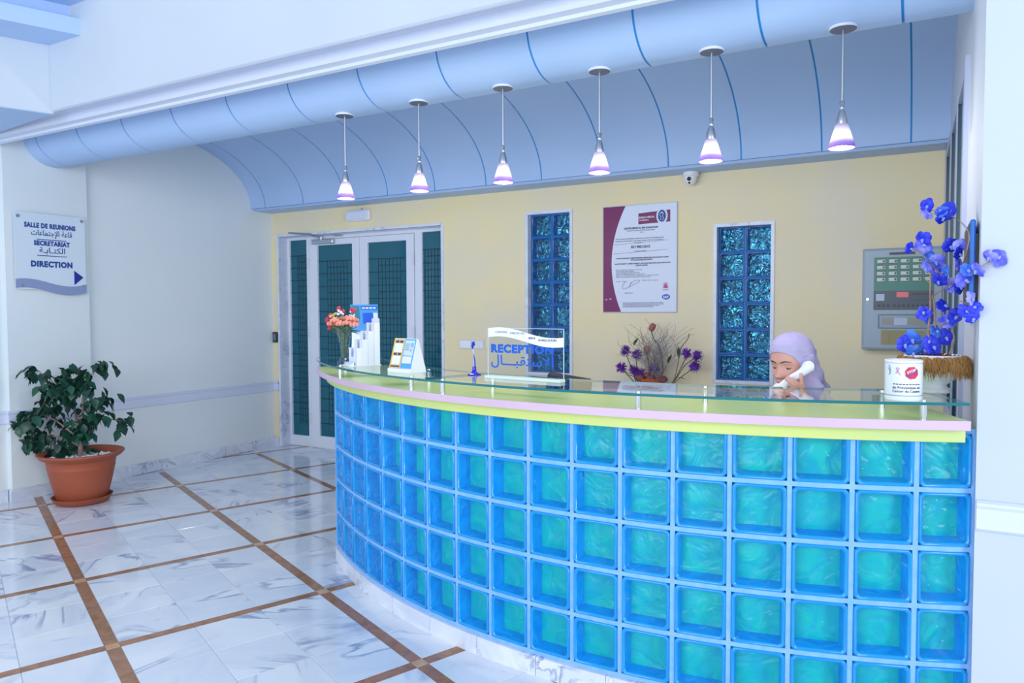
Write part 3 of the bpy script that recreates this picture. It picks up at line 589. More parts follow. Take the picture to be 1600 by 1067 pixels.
# lips and brows are coloured where they are, as faces of their own
hand = MB()
def fin(p, r): hand.tube(curve_pts(p, 4), [r * (1 - .22 * i / (4 * (len(p) - 1))) for i in range(4 * (len(p) - 1) + 1)], 10); hand.ball(p[-1], r * .8, 10, 8)
fin([(-.420, 3.139, 1.188), (-.424, 3.128, 1.208), (-.427, 3.122, 1.226), (-.430, 3.128, 1.241)], .0088)
fin([(-.424, 3.136, 1.186), (-.442, 3.120, 1.205), (-.460, 3.119, 1.217), (-.479, 3.128, 1.227)], .0083)
fin([(-.424, 3.138, 1.178), (-.446, 3.116, 1.195), (-.466, 3.114, 1.208), (-.486, 3.124, 1.219)], .0079)
fin([(-.424, 3.141, 1.170), (-.444, 3.120, 1.181), (-.460, 3.117, 1.191), (-.475, 3.125, 1.199)], .0070)
fin([(-.418, 3.165, 1.160), (-.430, 3.185, 1.180), (-.445, 3.202, 1.195), (-.458, 3.208, 1.206)], .0092)
hand.tube([(-.398, 3.175, 1.095), (-.404, 3.165, 1.125), (-.413, 3.153, 1.15), (-.420, 3.145, 1.172), (-.423, 3.139, 1.188)], [.026, .023, .026, .028, .020], 14, squash=.62)
v, f = remeshed(hand, .0032, 2); bm_.T = Matrix.Translation(-PR); bm_.add(v, f, 0)
def body_parts(q, legs=True):
    m = MB()
    m.tube([(-.40, 3.74, .44), (-.40, 3.72, .56), (-.41, 3.66, .78), (-.44, 3.55, .95), (-.47, 3.45, 1.03)], [.155 + q, .15 + q, .135 + q, .15 + q, .09 + q], 16)
    m.tube([(-.63, 3.44, 1.0), (-.45, 3.50, 1.015), (-.25, 3.52, .99)], [.062 + q, .085 + q, .062 + q], 12)
    for p in ([(-.25, 3.52, .99), (-.22, 3.40, .86), (-.24, 3.29, .80), (-.33, 3.22, .95), (-.398, 3.178, 1.09)], [(-.63, 3.44, 1.0), (-.68, 3.34, .86), (-.68, 3.24, .81), (-.62, 3.10, .785), (-.57, 3.02, .775)]):
        m.tube(curve_pts(p, 5), [(.05 - .02 * i / 20) + q for i in range(21)], 12)
    m.tube([(-.47, 3.45, 1.03), (-.485, 3.36, 1.12), (-.488, 3.32, 1.2)], [.06 + q, .048, .05], 12)
    if legs:
        for sx in (-.105, .105):
            m.tube(curve_pts([(-.41 + sx, 3.72, .47), (-.43 + sx, 3.52, .49), (-.44 + sx, 3.34, .47), (-.42 + sx, 3.38, .28), (-.41 + sx, 3.42, .08)], 4), [.085 - .003 * i + q for i in range(17)], 12)
            m.tube([(-.41 + sx, 3.45, .045), (-.425 + sx, 3.33, .04), (-.43 + sx, 3.25, .034)], [.04, .038, .03], 10)
    return m
bp = body_parts(0); bp.ball((-.555, 2.99, .775), .035, 10, 8, sc=(1, 1.2, .5))
for k in range(5): bp.tube([(-.555 + .016 * (k - 2), 2.97, .775), (-.55 + .018 * (k - 2), 2.92 if 0 < k < 4 else 2.94, .768)], [.008, .007], 8)
v, f = remeshed(bp, .011, 2); bm_.add(v, f, 0)
obj('body', (bm_, [M_skin], 60), pe)
# features
def fpt(x, z, d=0.0):
    lo, hi = -1.5, 1.5
    for _ in range(30):
        a = (lo + hi) / 2
        if face_pt(a, z).x < x: lo = a
        else: hi = a
    p = face_pt((lo + hi) / 2, z); p.y -= d; return p
HT = Matrix.Translation(-PR) @ HM
def feat(name, mb_, m, label=None): return obj(name, (mb_, m, 60), pe, label=label)
lm = MB(); lm.T = HT
for top in (1, 0):
    rows = []
    for j in range(5):
        row = []
        for i in range(13):
            u = -1 + 2 * i / 12; x = .0215 * u; mid = -.0605 - .001 * (1 - u * u); edge = (-.0605 + .0088 * (1 - abs(u) ** 1.6) * (1 - .18 * ga(u, .18))) if top else (-.0605 - .0115 * (1 - abs(u) ** 2)); z = mid + (edge - mid) * j / 4
            row.append(tuple(fpt(x, z, .0012 + .0012 * sin(pi * j / 4))))
        rows.append(row)
    lm.grid(rows, 0, not top)
feat('lips', lm, M_lips)
for sx in (-1, 1):
    e = MB(); e.T = HT; base = fpt(sx * .031, .010); c = (base.x, base.y + .0075, base.z)
    e.ball(c, .0118, 14, 10); feat('eyeball', e, mat('eye_white', '#d8d4dc', .3))
    e = MB(); e.T = HT; e.ball((c[0] - .0006, c[1] - .0082, c[2] - .0064), .0052, 10, 8); feat('iris', e, mat('dark_iris', '#2a1d22', .2))
    e = MB(); e.T = HT; rows = []
    for j in range(9):
        th = radians(80 - 108 * j / 8); rows.append([(c[0] + .0131 * cos(th) * sin(ph), c[1] - .0131 * cos(th) * cos(ph), c[2] + .0131 * sin(th)) for ph in [radians(-85 + 170 * i / 12) for i in range(13)]])
    e.grid(rows, 0, True); feat('eyelid', e, mat('eyelid_skin', '#cd998e', .5))
    e = MB(); e.T = HT; th = radians(-28); e.tube([(c[0] + .0136 * cos(th) * sin(ph), c[1] - .0136 * cos(th) * cos(ph), c[2] + .0136 * sin(th) - .0015 * abs(sin(ph))) for ph in [radians(-80 + 160 * i / 10) for i in range(11)]], [.0006, .0010, .0014, .0017, .0018, .0018, .0018, .0017, .0014, .001, .0006], 6); feat('lashes', e, M_black)
    e = MB(); e.T = HT; e.tube([tuple(fpt(sx * x, z, .001)) for x, z in ((.011, .0305), (.02, .034), (.03, .0362), (.04, .0345), (.05, .029))], [.0018, .0028, .0026, .002, .0008], 6); feat('eyebrow', e, M_hairdark)
# headscarf: one sheet wrapped round the head, open at the face, falling to the shoulders
HJ = [(.136, .001, .001, .001, 0), (.1345, .016, .018, .02, 0), (.13, .032, .036, .04, 0), (.118, .050, .058, .064, 0), (.103, .064, .076, .084, 0), (.088, .073, .085, .097, 0), (.076, .077, .090, .104, 0), (.0745, .0775, .0903, .105, .14), (.071, .079, .092, .107, .30), (.066, .081, .094, .109, .44), (.052, .084, .097, .114, .67), (.03, .087, .099, .118, .86), (.005, .090, .1, .121, .99), (-.02, .094, .1, .122, 1.05), (-.05, .099, .1, .123, 1.02), (-.075, .104, .1, .125, .88), (-.095, .109, .1, .127, .68), (-.11, .113, .1, .129, .44), (-.122, .116, .1, .131, .18), (-.13, .118, .1, .133, .0), (-.145, .122, .1, .136, 0), (-.17, .129, .108, .141, 0), (-.2, .142, .125, .143, 0), (-.23, .158, .145, .152, 0), (-.26, .178, .16, .158, 0)]
rows = []; nA = 73
for k in range(140):
    z = .136 - .396 * (k / 139) ** 1.0; w, f_, bk, al = lerp_tab(HJ, z); row = []
    for i in range(nA):
        az = al + (2 * pi - 2 * al) * i / (nA - 1); c, s = cos(az), sin(az); e = 2.1
        R = (abs(s / w) ** e + abs(c / (f_ if c > 0 else bk)) ** e) ** (-1 / e)
        dd = min(az - al, 2 * pi - al - az)
        if al > 0 and z > -.128:
            fp = face_pt(az, max(z, -.118)); rf = fp.xy.length + .0035; t = min(1, dd / .95); t = t * t * (3 - 2 * t); t = 1 - (1 - t) * min(1, al / .45); R = rf + (R - rf) * t if rf < R + .02 else R
        fold = (.005 * sin(7 * az + 30 * z) + .0045 * sin(5 * az - 46 * z + 1) + .003 * sin(11 * az + 60 * z)) * min(1, dd / .8) * (.25 if z > .04 else 1) * (1.8 if z < -.09 else 1)
        row.append(((R + fold) * s, -(R + fold) * c + (.0 if z > -.13 else (z + .13) * -.10), z))
    rows.append(row)
hj = MB(); hj.T = HT; hj.grid(rows, 0, False); me = hj.mesh('headscarf', [M_hijab], 60); bmm = bmesh.new(); bmm.from_mesh(me); bmesh.ops.remove_doubles(bmm, verts=bmm.verts, dist=.0006); bmm.to_mesh(me); bmm.free()
o = obj('headscarf', me, pe); md = o.modifiers.new('t', 'SOLIDIFY'); md.thickness = .0025; md.offset = 1
cb = body_parts(.016, False); cm = remeshed(cb, .012, 3); m = MB(); m.T = Matrix.Translation(-PR); m.add(*cm); obj('coat', (m, M_coat, 60), pe)
# telephone handset
M_phone = mat('white_phone', '#eef1fb', .3)
ph = thing('telephone_handset', 'white telephone handset held at the woman\'s ear', 'telephone', (-.47, 3.185, 1.22))
hp = curve_pts([(-.526, 3.152, 1.166), (-.505, 3.148, 1.186), (-.47, 3.158, 1.219), (-.435, 3.185, 1.243), (-.412, 3.213, 1.268)], 5)
m = MB(); m.T = Matrix.Translation((.47, -3.185, -1.22)); n = len(hp) - 1
m.tube(hp, [.0125 + .0085 * abs(2 * i / n - 1) ** 2.5 for i in range(n + 1)], 14, squash=1.25); obj('grip', (m, M_phone, 50), ph)
for p, q in ((hp[0], (-.520, 3.182, 1.180)), (hp[-1], (-.424, 3.238, 1.262))):
    m = MB(); m.T = Matrix.Translation((.47, -3.185, -1.22)); d = (Vector(q) - p); m.tube([p - d * .1, p + d * .75, p + d], [.022, .024, .019], 16); obj('earpiece' if p is hp[-1] else 'mouthpiece', (m, M_phone, 50), ph)
# office chair she sits on
oc = thing('office_chair', 'dark office chair under the woman behind the counter', 'chair', (-.40, 3.78, 0))
m = MB(); m.T = Matrix.Identity(4); m.bbox(-.23, .23, -.24, .22, .27, .335, .03); obj('seat', (m, M_black), oc)
m = MB(); m.bbox(-.2, .2, .235, .27, .5, .82, .02); m.box(-.03, .03, .22, .245, .31, .6); obj('backrest', (m, M_black), oc)
m = MB(); m.cyl((0, 0, .07), (0, 0, .272), .025); obj('column', (m, M_steel), oc)
for k in range(5):
    a = 2 * pi * k / 5 + pi / 2; m = MB(); m.tube([(0, 0, .09), (.26 * cos(a), .26 * sin(a), .06)], [.025, .015], 8); obj('base_arm', (m, M_black), oc)
    m = MB(); m.cyl((.26 * cos(a) - .012, .26 * sin(a), .028), (.26 * cos(a) + .012, .26 * sin(a), .028), .028, n=12); obj('castor', (m, M_black), oc)
# ------------------------------------------------------------------ things on the glass shelf
def on_glass(a, r): x, y = arc(r, D(a)); return (x, y, GZ)
# reception sign
M_acr = sheet_glass('clear_acrylic', (.96, .98, .98), 0, 1.35); M_acre = mat('acrylic_edge', '#cfe0ea', .2, spec=.6)
sg = thing('reception_sign', 'clear acrylic table sign lettered RECEPTION in blue below a white wave', 'sign', on_glass(-8.1, 3.03), D(-8))
sg.scale = (1.19, 1, 1)
m = MB(); m.box(-.172, .172, -.002, .002, .012, .225, 0)
obj('sheet', (m, M_acr), sg)
m = MB(); 
for q in ((-.1725, -.1708, .012, .225), (.1708, .1725, .012, .225), (-.1725, .1725, .2235, .2255)): m.box(q[0], q[1], -.0022, .0022, q[2], q[3])
obj('sheet_edge', (m, M_acre), sg)
m = MB(); m.bbox(-.172, .172, -.03, .012, 0, .013, .002); obj('foot', (m, mat('frosted_acrylic', '#dfe9ee', .3)), sg)
def wave(m, x0, x1, zf, h, y0, y1, n=24):
    P = [(x0 + (x1 - x0) * i / n, zf(i / n)) for i in range(n + 1)]; m.exty(P + [(x, z + h) for x, z in reversed(P)], y0, y1)
m = MB(); wave(m, -.168, .1735, lambda t: .168 + .022 * sin(pi * .25 + t * 2 * pi * .72) * (1 - .15 * t) - .004 * t, .040, -.0045, -.0028); obj('wave_band', (m, mat('band_white', '#f3f6fd', .4)), sg)
text('RECEPTION', .048, sg, (-.155, -.0035, .118), M_blueink, bold=.0028, align='LEFT', width=.285)
text(arabic('ai LA si tm qm bm k k k af lz'), .062, sg, (-.155, -.0035, .062), M_blueink, bold=.0008, align='LEFT', width=.285)
for k, (wd, x, dz) in enumerate((('CENTRE', -.105, .016), ('MEDICAL', -.028, .012), ('IBN', .036, -.008), ('KHALDOUN', .105, -.016))):
    text(wd, .0135, sg, (x, -.0056, .187 + dz), mat('grey_lettering', '#8a93ac', .5) if k < 2 else M_darkink, width=.012 * len(wd) * .8)
# toothbrush figure
tb = thing('toothbrush_stand', 'blue toothbrush standing upright in a blue splash-shaped base', 'ornament', on_glass(-14.8, 2.98))
M_tb = mat('cobalt_plastic', '#1418c8', .2, spec=.6, coat=.4)
m = MB(); m.lathe([(.030, 0), (.029, .004), (.018, .008), (.012, .014), (.009, .026), (.009, .04), (.0, .041)], 22, rf=lambda a, z: 1 + .12 * sin(5 * a) * (z < .009)); obj('splash_base', (m, M_tb, 50), tb)
m = MB(); m.tube(curve_pts([(0, 0, .035), (.003, 0, .065), (-.003, 0, .1), (-.008, 0, .125)], 5), [.0065, .0062, .006, .0056, .0052, .005, .0048, .0045, .0042, .004, .0038, .0036, .0034, .0034, .0034, .0034], 10); obj('handle', (m, mat('pale_blue_plastic', '#b9c4f0', .3), 50), tb)
m = MB(); m.tube([(.006, -.004, .04), (.006, -.005, .07), (-.001, -.0045, .1)], [.003, .0035, .001], 8); obj('grip_stripe', (m, M_tb, 50), tb)
m = MB(); m.tube([(-.008, 0, .122), (-.0095, 0, .135), (-.006, 0, .15), (0, 0, .156)], [.0035, .006, .007, .004], 10); m.ball((-.001, -.004, .146), .0095, 10, 8, sc=(1, .7, .9)); obj('brush_head', (m, M_tb, 50), tb)
# leaflet tent stand
ls = thing('leaflet_stand', 'white tent stand showing a yellow-bordered leaflet and a blue leaflet', 'stand', on_glass(-21.75, 3.12), D(-10)); ls.scale = (.88, .9, .98)
m = MB(); m.extx([(-.05, 0), (.075, 0), (.066, .03), (.018, .166), (.008, .17), (-.038, .022), (-.05, .018)], -.091, .091); obj('tent', (m, mat('white_card', '#f2f3fb', .5)), ls)
tl = atan2(.046, .148)
def leaf_panel(name, x0, x1, z0, z1, d, m_, par, lab=None):
    mm = MB(); mm.T = Matrix.Translation((0, -.0385, .022)) @ Matrix.Rotation(-tl, 4, 'X'); mm.box(x0, x1, -.0012 - d, .0, z0, z1); return obj(name, (mm, m_), par, label=lab)
y_ = leaf_panel('leaflet', -.09, -.004, .0, .152, 0, mat('amber_print', '#eebf58', .45), ls, 'yellow-bordered leaflet'); b_ = leaf_panel('leaflet', -.001, .088, .0, .152, 0, mat('sky_print', '#58a8ea', .45), ls, 'blue leaflet')
wp = mat('print_white', '#eef0fa', .45); nv = mat('print_navy', '#1f4a86', .45)
leaf_panel('print_panel', -.078, -.012, .082, .128, .0006, wp, y_); leaf_panel('print_panel', -.078, -.012, .018, .062, .0006, wp, y_)
for x in (-.074, -.04):
    for z in (.131, .066): leaf_panel('print_tab', x, x + .026, z, z + .012, .0009, nv, y_)
leaf_panel('print_bar', -.082, -.008, .004, .012, .0006, nv, y_)
leaf_panel('print_picture', .006, .082, .066, .145, .0006, mat('print_pale_blue', '#c9defa', .45), b_); leaf_panel('print_panel', .006, .08, .026, .062, .0006, mat('print_cream', '#e6e8dc', .45), b_)
leaf_panel('print_logo', .054, .076, .11, .132, .0009, mat('print_sky', '#86b8ee', .45), b_); leaf_panel('print_dot', .056, .066, .088, .1, .0009, mat('print_pink', '#d87aa8', .45), b_)
for k in range(4): leaf_panel('print_line', .012, .046, .124 - .01 * k, .1265 - .01 * k, .0009, nv, b_)
# stepped white leaflet holder
M_hold = mat('white_styrene', '#e9eefb', .25, spec=.5)
lh = thing('leaflet_holder', 'white stepped leaflet holder with a blue leaflet left in its lowest pocket', 'holder', on_glass(-32.0, 3.12), D(-24)); lh.scale = (.9, .8, 1)
for k in range(4):
    y = .045 * k - .07; z0 = 0 if k == 0 else .0; h = .1 + .046 * k; m = MB()
    w = .052; t = .002
    m.exty([(-w, z0), (w, z0), (w, h), (.02, h), (.016, h - .05), (-.016, h - .05), (-.02, h), (-w, h)], y, y + t)
    m.box(-w, -w + t, y, y + .047, z0, h); m.box(w - t, w, y, y + .047, z0, h); obj('pocket', (m, M_hold), lh)
m = MB(); m.box(-.054, .054, -.085, .12, 0, .003); m.box(-.052, .052, .108, .11, 0, .262); obj('back_plate', (m, M_hold), lh)
m = MB(); m.box(-.045, .045, -.064, -.060, .004, .062); obj('leaflet', (m, mat('pale_blue_leaflet', '#8cc0f4', .4)), lh)
m = MB(); m.extx([(-.085, 0), (-.12, .0), (-.14, .004), (-.14, .007), (-.115, .006), (-.085, .022)], -.05, .05); obj('front_tongue', (m, M_hold), lh)
ps = thing('poster_stand', 'clear curved stand with a tall blue printed card behind the white leaflet holder', 'stand', on_glass(-40.5, 3.0), D(16)); ps.scale = (1.1, 1, 1.22)
def curvy(z): return .0 + .018 * sin(z / .3 * pi)
m = MB(); zz = [.003 + .28 * k / 12 for k in range(13)]; m.grid([[(x, curvy(z) + .0, z) for x in (-.085, .085)] for z in zz], 0); m.box(-.085, .085, -.05, .05, 0, .003); obj('acrylic_back', (m, M_acr), ps)
def card(name, x0, x1, za, zb, d, m_): m = MB(); k = max(2, int((zb - za) / .02)); m.grid([[(x, curvy(za + (zb - za) * i / k) - d, za + (zb - za) * i / k) for x in (x0, x1)] for i in range(k + 1)], 0); return obj(name, (m, m_), ps)
card('card', -.083, .083, .02, .282, .001, mat('card_blue', '#4f9fe8', .4)); card('card_title', -.02, .08, .255, .275, .002, mat('card_title_blue', '#1f6fd0', .4)); card('card_picture', -.01, .05, .185, .24, .002, mat('card_deep_blue', '#2060e0', .4)); card('card_panel', .054, .08, .15, .24, .002, mat('card_white', '#e4ecfb', .4)); card('card_panel', -.08, .075, .03, .14, .002, mat('card_white', '#e4ecfb', .4)); card('card_patch', -.078, -.03, .2, .275, .002, mat('card_teal', '#1f7f9a', .4))
for k in range(4): card('card_print', -.012 + .022 * k, .005 + .022 * k, .261, .268, .003, M_white)
# crystal vase with flowers
vs_ = thing('flower_vase', 'cut crystal vase of peach roses and small red flowers at the counter end', 'vase', on_glass(-35.3, 3.17)); vs_.scale = (1.2, 1.2, 1.18)
M_cry = sheet_glass('cut_crystal', (.82, .86, .95), .03, 1.7, 1.0, 90)
vp = [(.034, 0), (.036, .008), (.026, .02), (.018, .034), (.016, .05), (.021, .08), (.026, .11), (.032, .14), (.04, .165)]
m = MB(); m.lathe(vp, 20, rf=lambda a, z: 1 + .05 * cos(10 * a + z * 60)); obj('vase', (m, M_cry), vs_)
M_stem = mat('stem_green', '#5f7f4a', .6); M_leaf = mat('sage_leaf', '#6f8a58', .6); M_peach = mottle('peach_petals', '#f2a58e', '#e98a78', 18, .6); M_redf = mat('red_petals', '#c8425a', .6)
m = MB(); rnd = random.Random(5)
heads = [(-.055, -.03, .20, 0), (-.02, -.045, .215, 0), (.015, -.045, .20, 0), (.045, -.03, .205, 0), (.07, -.01, .195, 0), (-.07, .0, .195, 0), (.06, -.02, .225, 0), (0, .02, .225, 0), (-.04, .03, .22, 0), (.03, .04, .215, 0), (-.045, -.02, .235, 2), (0, -.02, .245, 2), (.04, 0, .24, 2), (-.09, 0, .235, 1), (-.10, -.01, .215, 1), (-.035, 0, .27, 1), (-.01, 0, .255, 1), (.055, .01, .26, 1), (.02, .03, .262, 1), (-.075, -.02, .175, 1)]
for x, y, z, k in heads: m.tube([(x * .1, y * .1, .03), (x * .25, y * .25, .13), (x, y, z)], .0012, 5)
obj('stems', (m, M_stem), vs_)
def rose(m, c, r):
    m.ball(c, r * .62, 8, 6)
    for ring, n, rr in ((.45, 4, .62), (.75, 6, .7)):
        for i in range(n):
            a = 2 * pi * i / n + ring * 3; m.ball((c[0] + r * ring * cos(a), c[1] + r * ring * sin(a), c[2] - r * ring * .25), r * rr * .62, 7, 5, sc=(1, 1, 1.1))
ww, hh2 = mat('white_sprigs', '#e8e8f4', .6), mat('sprig_yellow', '#d8c878', .6)
for x, y, z, k in heads:
    m = MB()
    if k == 0: rose(m, (x, y, z), .021); obj('rose', (m, M_peach, 60), vs_)
    elif k == 1:
        for i in range(5): a = 2 * pi * i / 5; m.ball((x + .007 * cos(a), y + .004 * sin(a), z + .007 * sin(a)), .0065, 6, 4)
        m.ball((x, y - .004, z), .004, 6, 4); obj('red_flower', (m, M_redf, 60), vs_)
    else:
        for i in range(7): m.ball((x + rnd.uniform(-.018, .018), y + rnd.uniform(-.01, .01), z + rnd.uniform(-.01, .014)), rnd.uniform(.004, .008), 6, 4)
        obj('sprig', (m, ww if x > -.03 else hh2, 60), vs_)
def leafq(m, p, d, L_, w, up_=Vector((0, 0, 1)), curl=.25):
    p = Vector(p); d = Vector(d).normalized(); s = d.cross(up_); s = s.normalized() if s.length > .01 else Vector((1, 0, 0)); n_ = s.cross(d); o = []
    for t, k in ((0, .05), (.25, .8), (.5, 1), (.78, .55), (1, 0.02)):
        c = p + d * (L_ * t) - n_ * (L_ * curl * t * t); o.append([tuple(c - s * w * k / 2 + n_ * w * .12 * k), tuple(c), tuple(c + s * w * k / 2 + n_ * w * .12 * k)])
    m.grid(o); return m
for i in range(18):
    a = rnd.uniform(0, 2 * pi); m = MB(); leafq(m, (.02 * cos(a), .02 * sin(a), .155), (cos(a), sin(a), rnd.uniform(-.1, .9)), .06, .02); obj('leaf', (m, M_leaf, 60), vs_)
# white collecting tin
M_tin = mat('white_tin', '#eef1fa', .3, coat=.3)
tn = thing('collecting_tin', 'round white tin printed with a red STOP octagon beside the orchid pot', 'tin', (-.060, 2.795, GZ))
R_ = .0575
m = MB(); m.lathe([(R_ - .002, 0), (R_, .003), (R_, .128), (R_ + .001, .131), (R_ - .001, .134), (R_ - .004, .134), (R_ - .005, .10)], 40, cap=False); m.lathe([(.0, .0), (R_ - .003, .001)], 40, cap=False); obj('tin_body', (m, M_tin, 40), tn)
ta = radians(1.2)                                                   # the printed face is turned to the hall
def wrapbox(m, a0, a1, z0, z1, d, n=8): m.grid([[((R_ + d) * sin(a0 + (a1 - a0) * i / n), -(R_ + d) * cos(a0 + (a1 - a0) * i / n), z) for i in range(n + 1)] for z in (z0, z1)]); return m
oct_ = MB(); ca, cz, ro = ta + .43, .093, .0215
P = [(0, 0)] + [(ro * cos(pi / 8 + .12 + pi / 4 * i), ro * sin(pi / 8 + .12 + pi / 4 * i)) for i in range(8)]
vv = [((R_ + .0022) * sin(ca + x / R_), -(R_ + .0022) * cos(ca + x / R_), cz + z) for x, z in P]; oct_.add(vv, [(0, i, i % 8 + 1) for i in range(1, 9)]); obj('stop_octagon', (oct_, mat('stop_red', '#d02a50', .4)), tn)
text('STOP', .0115, tn, (0, 0, .095), M_white, bend=(R_ + .0026, ca), bold=.0003, width=.030, rot=radians(22))
m = MB(); vv = []
for i in range(9):
    t = i / 8; x = -.016 + .032 * t; z = -.013 + .02 * t; vv += [((R_ + .0028) * sin(ca + x / R_), -(R_ + .0028) * cos(ca + x / R_), cz + z + q) for q in (-.0022, .0022)]
m.add(vv, [(2 * i, 2 * i + 2, 2 * i + 3, 2 * i + 1) for i in range(8)]); obj('stop_band', (m, mat('band_navy', '#5a4ab0', .4)), tn)
def rib(x, z): a = ta - .30 + x / R_; return ((R_ + .0012) * sin(a), -(R_ + .0012) * cos(a), .098 + z)
m = MB(); m.tube([rib(*p) for p in ((.008, -.012), (0, 0), (-.005, .008), (0, .012), (.005, .008), (0, 0), (-.006, -.008))], .0013, 5); obj('ribbon_mark', (m, mat('ribbon_pink', '#c86aa6', .5)), tn)
m = MB(); m.tube([rib(*p) for p in ((-.03, -.014), (-.024, .0), (-.026, .012), (-.031, .02))], .001, 5); m.tube([rib(*p) for p in ((-.035, .01), (-.028, .004), (-.024, -.01))], .001, 5); obj('green_mark', (m, mat('mark_teal', '#3f8f9a', .5)), tn)
for z in (.0175, .0155, .124): m = MB(); wrapbox(m, -1.5, 1.5, z, z + .0009, .0006, 30); obj('printed_line', (m, mat('line_grey', '#5c6a8c', .5)), tn)
for s_, z, sz in (('de Prevention et', .040, .0118), ('Cancer du Centre', .028, .0118)): text(s_, sz, tn, (0, 0, z), M_darkink, bend=(R_ + .0009, ta + .18), width=.088)
for k in range(9): m = MB(); a = ta - .55 + .17 * k; wrapbox(m, a, a + .13, .0535, .0565, .0007, 3); obj('small_print', (m, M_darkink), tn)
# orchid in a fluted white pot
op = thing('orchid_pot', 'blue artificial orchid in a white fluted pot with a brown fibre collar', 'potted plant', (.026, 3.09, GZ))
OX = Vector((.026, 3.09, GZ))
pp = [(.058, 0), (.062, .004), (.062, .012), (.05, .02), (.046, .028), (.06, .042), (.078, .06), (.086, .085), (.09, .11), (.094, .132), (.09, .137), (.084, .132), (.08, .11)]
m = MB(); m.lathe(pp, 48, rf=lambda a, z: 1 + (.035 * abs(sin(10 * a)) if .03 < z < .1 else 0), cap=False); m.lathe([(0, .003), (.058, .002)], 48, cap=False); obj('pot', (m, mat('white_glaze', '#f1f3fb', .2, coat=.3), 50), op)
m = MB(); m.lathe([(.086, .112), (.05, .121), (.0, .124)], 24, cap=False); obj('bark_bed', (m, mottle('bark', '#6a4030', '#8a5a48', 60, .9), 50), op)
m = MB(); rnd = random.Random(8)
for i in range(60):
    a = rnd.uniform(0, 2 * pi); r = rnd.uniform(.02, .078); b_ = rnd.uniform(0, 2 * pi); h = rnd.uniform(.126, .14); m.tube([(r * cos(a), r * sin(a), h - .006), (r * cos(a) + .02 * cos(b_), r * sin(a) + .02 * sin(b_), h + rnd.uniform(-.004, .006))], .003, 5)
obj('bark_chips', (m, mottle('bark', '#6a4030', '#8a5a48'), 40), op, kind='stuff')
m = MB(); rnd = random.Random(9)
for i in range(16):                                                 # knotted tufts of the collar
    a = 2 * pi * i / 16 + rnd.uniform(-.08, .08); R0 = .099 + rnd.uniform(-.003, .004); m.ball((R0 * cos(a), R0 * sin(a), .100 + rnd.uniform(-.006, .006)), .019, 8, 6, sc=(1, 1, 1.35)); m.ball((R0 * cos(a + .1), R0 * sin(a + .1), .124), .012, 8, 5, sc=(1.2, 1.2, .7))
obj('fibre_collar', (m, mottle('coconut_fibre', '#c8985f', '#a87a48', 40, .9, 5, bump=.8, bscale=150), 60), op)
m = MB()
for i in range(1100):
    a = rnd.uniform(0, 2 * pi); R0 = rnd.uniform(.098, .112); z = rnd.uniform(.112, .134); l = rnd.uniform(.03, .075); j = [a + rnd.gauss(0, .035) for _ in range(3)]; R1 = rnd.uniform(.112, .124); R2 = rnd.uniform(.106, .13)
    m.tube(curve_pts([(R0 * cos(a), R0 * sin(a), z), (R1 * cos(j[0]), R1 * sin(j[0]), z - l * .4), (R2 * cos(j[1]), R2 * sin(j[1]), z - l)], 2), [.0017, .0017, .0015, .0011, .0004], 3)
obj('fibre_fringe', (m, mottle('coconut_fibre', '#c8985f', '#a87a48'), 60), op, kind='stuff')
M_twig = mottle('pale_bark_twig', '#b09488', '#8c7068', 30, .7)
def W2(p): return Vector(p) - OX
for k, b_ in enumerate(OBR):
    m = MB(); q = curve_pts([W2(p) for p in b_], 5); r0 = (.0048, .0055, .003, .0028, .0042, .0026, .0026, .0022, .0022, .0014)[k]; m.tube(q, [r0 * (1 - .5 * i / len(q)) for i in range(len(q))], 7); obj('branch', (m, M_twig, 60), op)
def petal_mat(n, c1, c2): return mottle(n, c1, c2, 26, .5, 3, objrand=True)
PM = [petal_mat('royal_blue_petal', '#1f2fd8', '#4a58ee'), petal_mat('violet_blue_petal', '#5058e8', '#a8a8f6'), petal_mat('azure_petal', '#2a62dc', '#5a8cf0')]
def flower_mesh(seed):
    r = random.Random(seed); m = MB()
    for i in range(5):
        a = pi / 2 + 2 * pi * i / 5 + r.uniform(-.15, .15); L_ = .028 * r.uniform(.85, 1.12); w = .034 if i in (1, 4) else .026; d = Vector((cos(a), -.25 + r.uniform(-.3, .2), sin(a))).normalized(); s = Vector((-sin(a), 0, cos(a))); n_ = Vector((0, -1, 0)); rows = []
        for t, k in ((.05, .2), (.3, .8), (.6, 1.0), (.85, .75), (1, .25)):
            c = d * (L_ * t) - n_ * (L_ * .35 * t * t); rows.append([tuple(c + s * (w * k * u / 2) - n_ * (.004 * u * u)) for u in (-1, -.5, 0, .5, 1)])
        m.grid(rows)
    m.ball((0, -.006, -.003), .0055, 7, 5, mi=1); m.ball((0, -.010, -.008), .004, 6, 4, mi=1); return m
FMS = [[flower_mesh(k).mesh('flower', [PM[c], mat('pale_blue_lip', '#9aa6f4', .5)], 60) for k in range(3)] for c in range(3)]
rnd = random.Random(21)
for k, p in enumerate(ORCHID):
    q = W2(p); o = obj('flower', FMS[rnd.choice((0, 0, 1, 1, 2))][rnd.randrange(3)], op, q, (rnd.uniform(-.7, .7), rnd.uniform(-.9, .9), rnd.uniform(-.9, 1.1))); s_ = rnd.uniform(.85, 1.22); o.scale = (s_, s_, s_)
m = MB(); leafq(m, (.085, .03, .075), (.8, -.1, -.35), .05, .03); leafq(m, (.10, .02, .065), (.6, -.4, .1), .03, .024); obj('drooping_petal', (m, mat('navy_petal', '#2a2a9a', .6), 60), op)
m = MB(); m.tube(curve_pts([(-.08, .0, .125), (-.10, -.01, .14), (-.115, -.02, .165)], 4), .0013, 5); obj('branch', (m, M_twig), op)
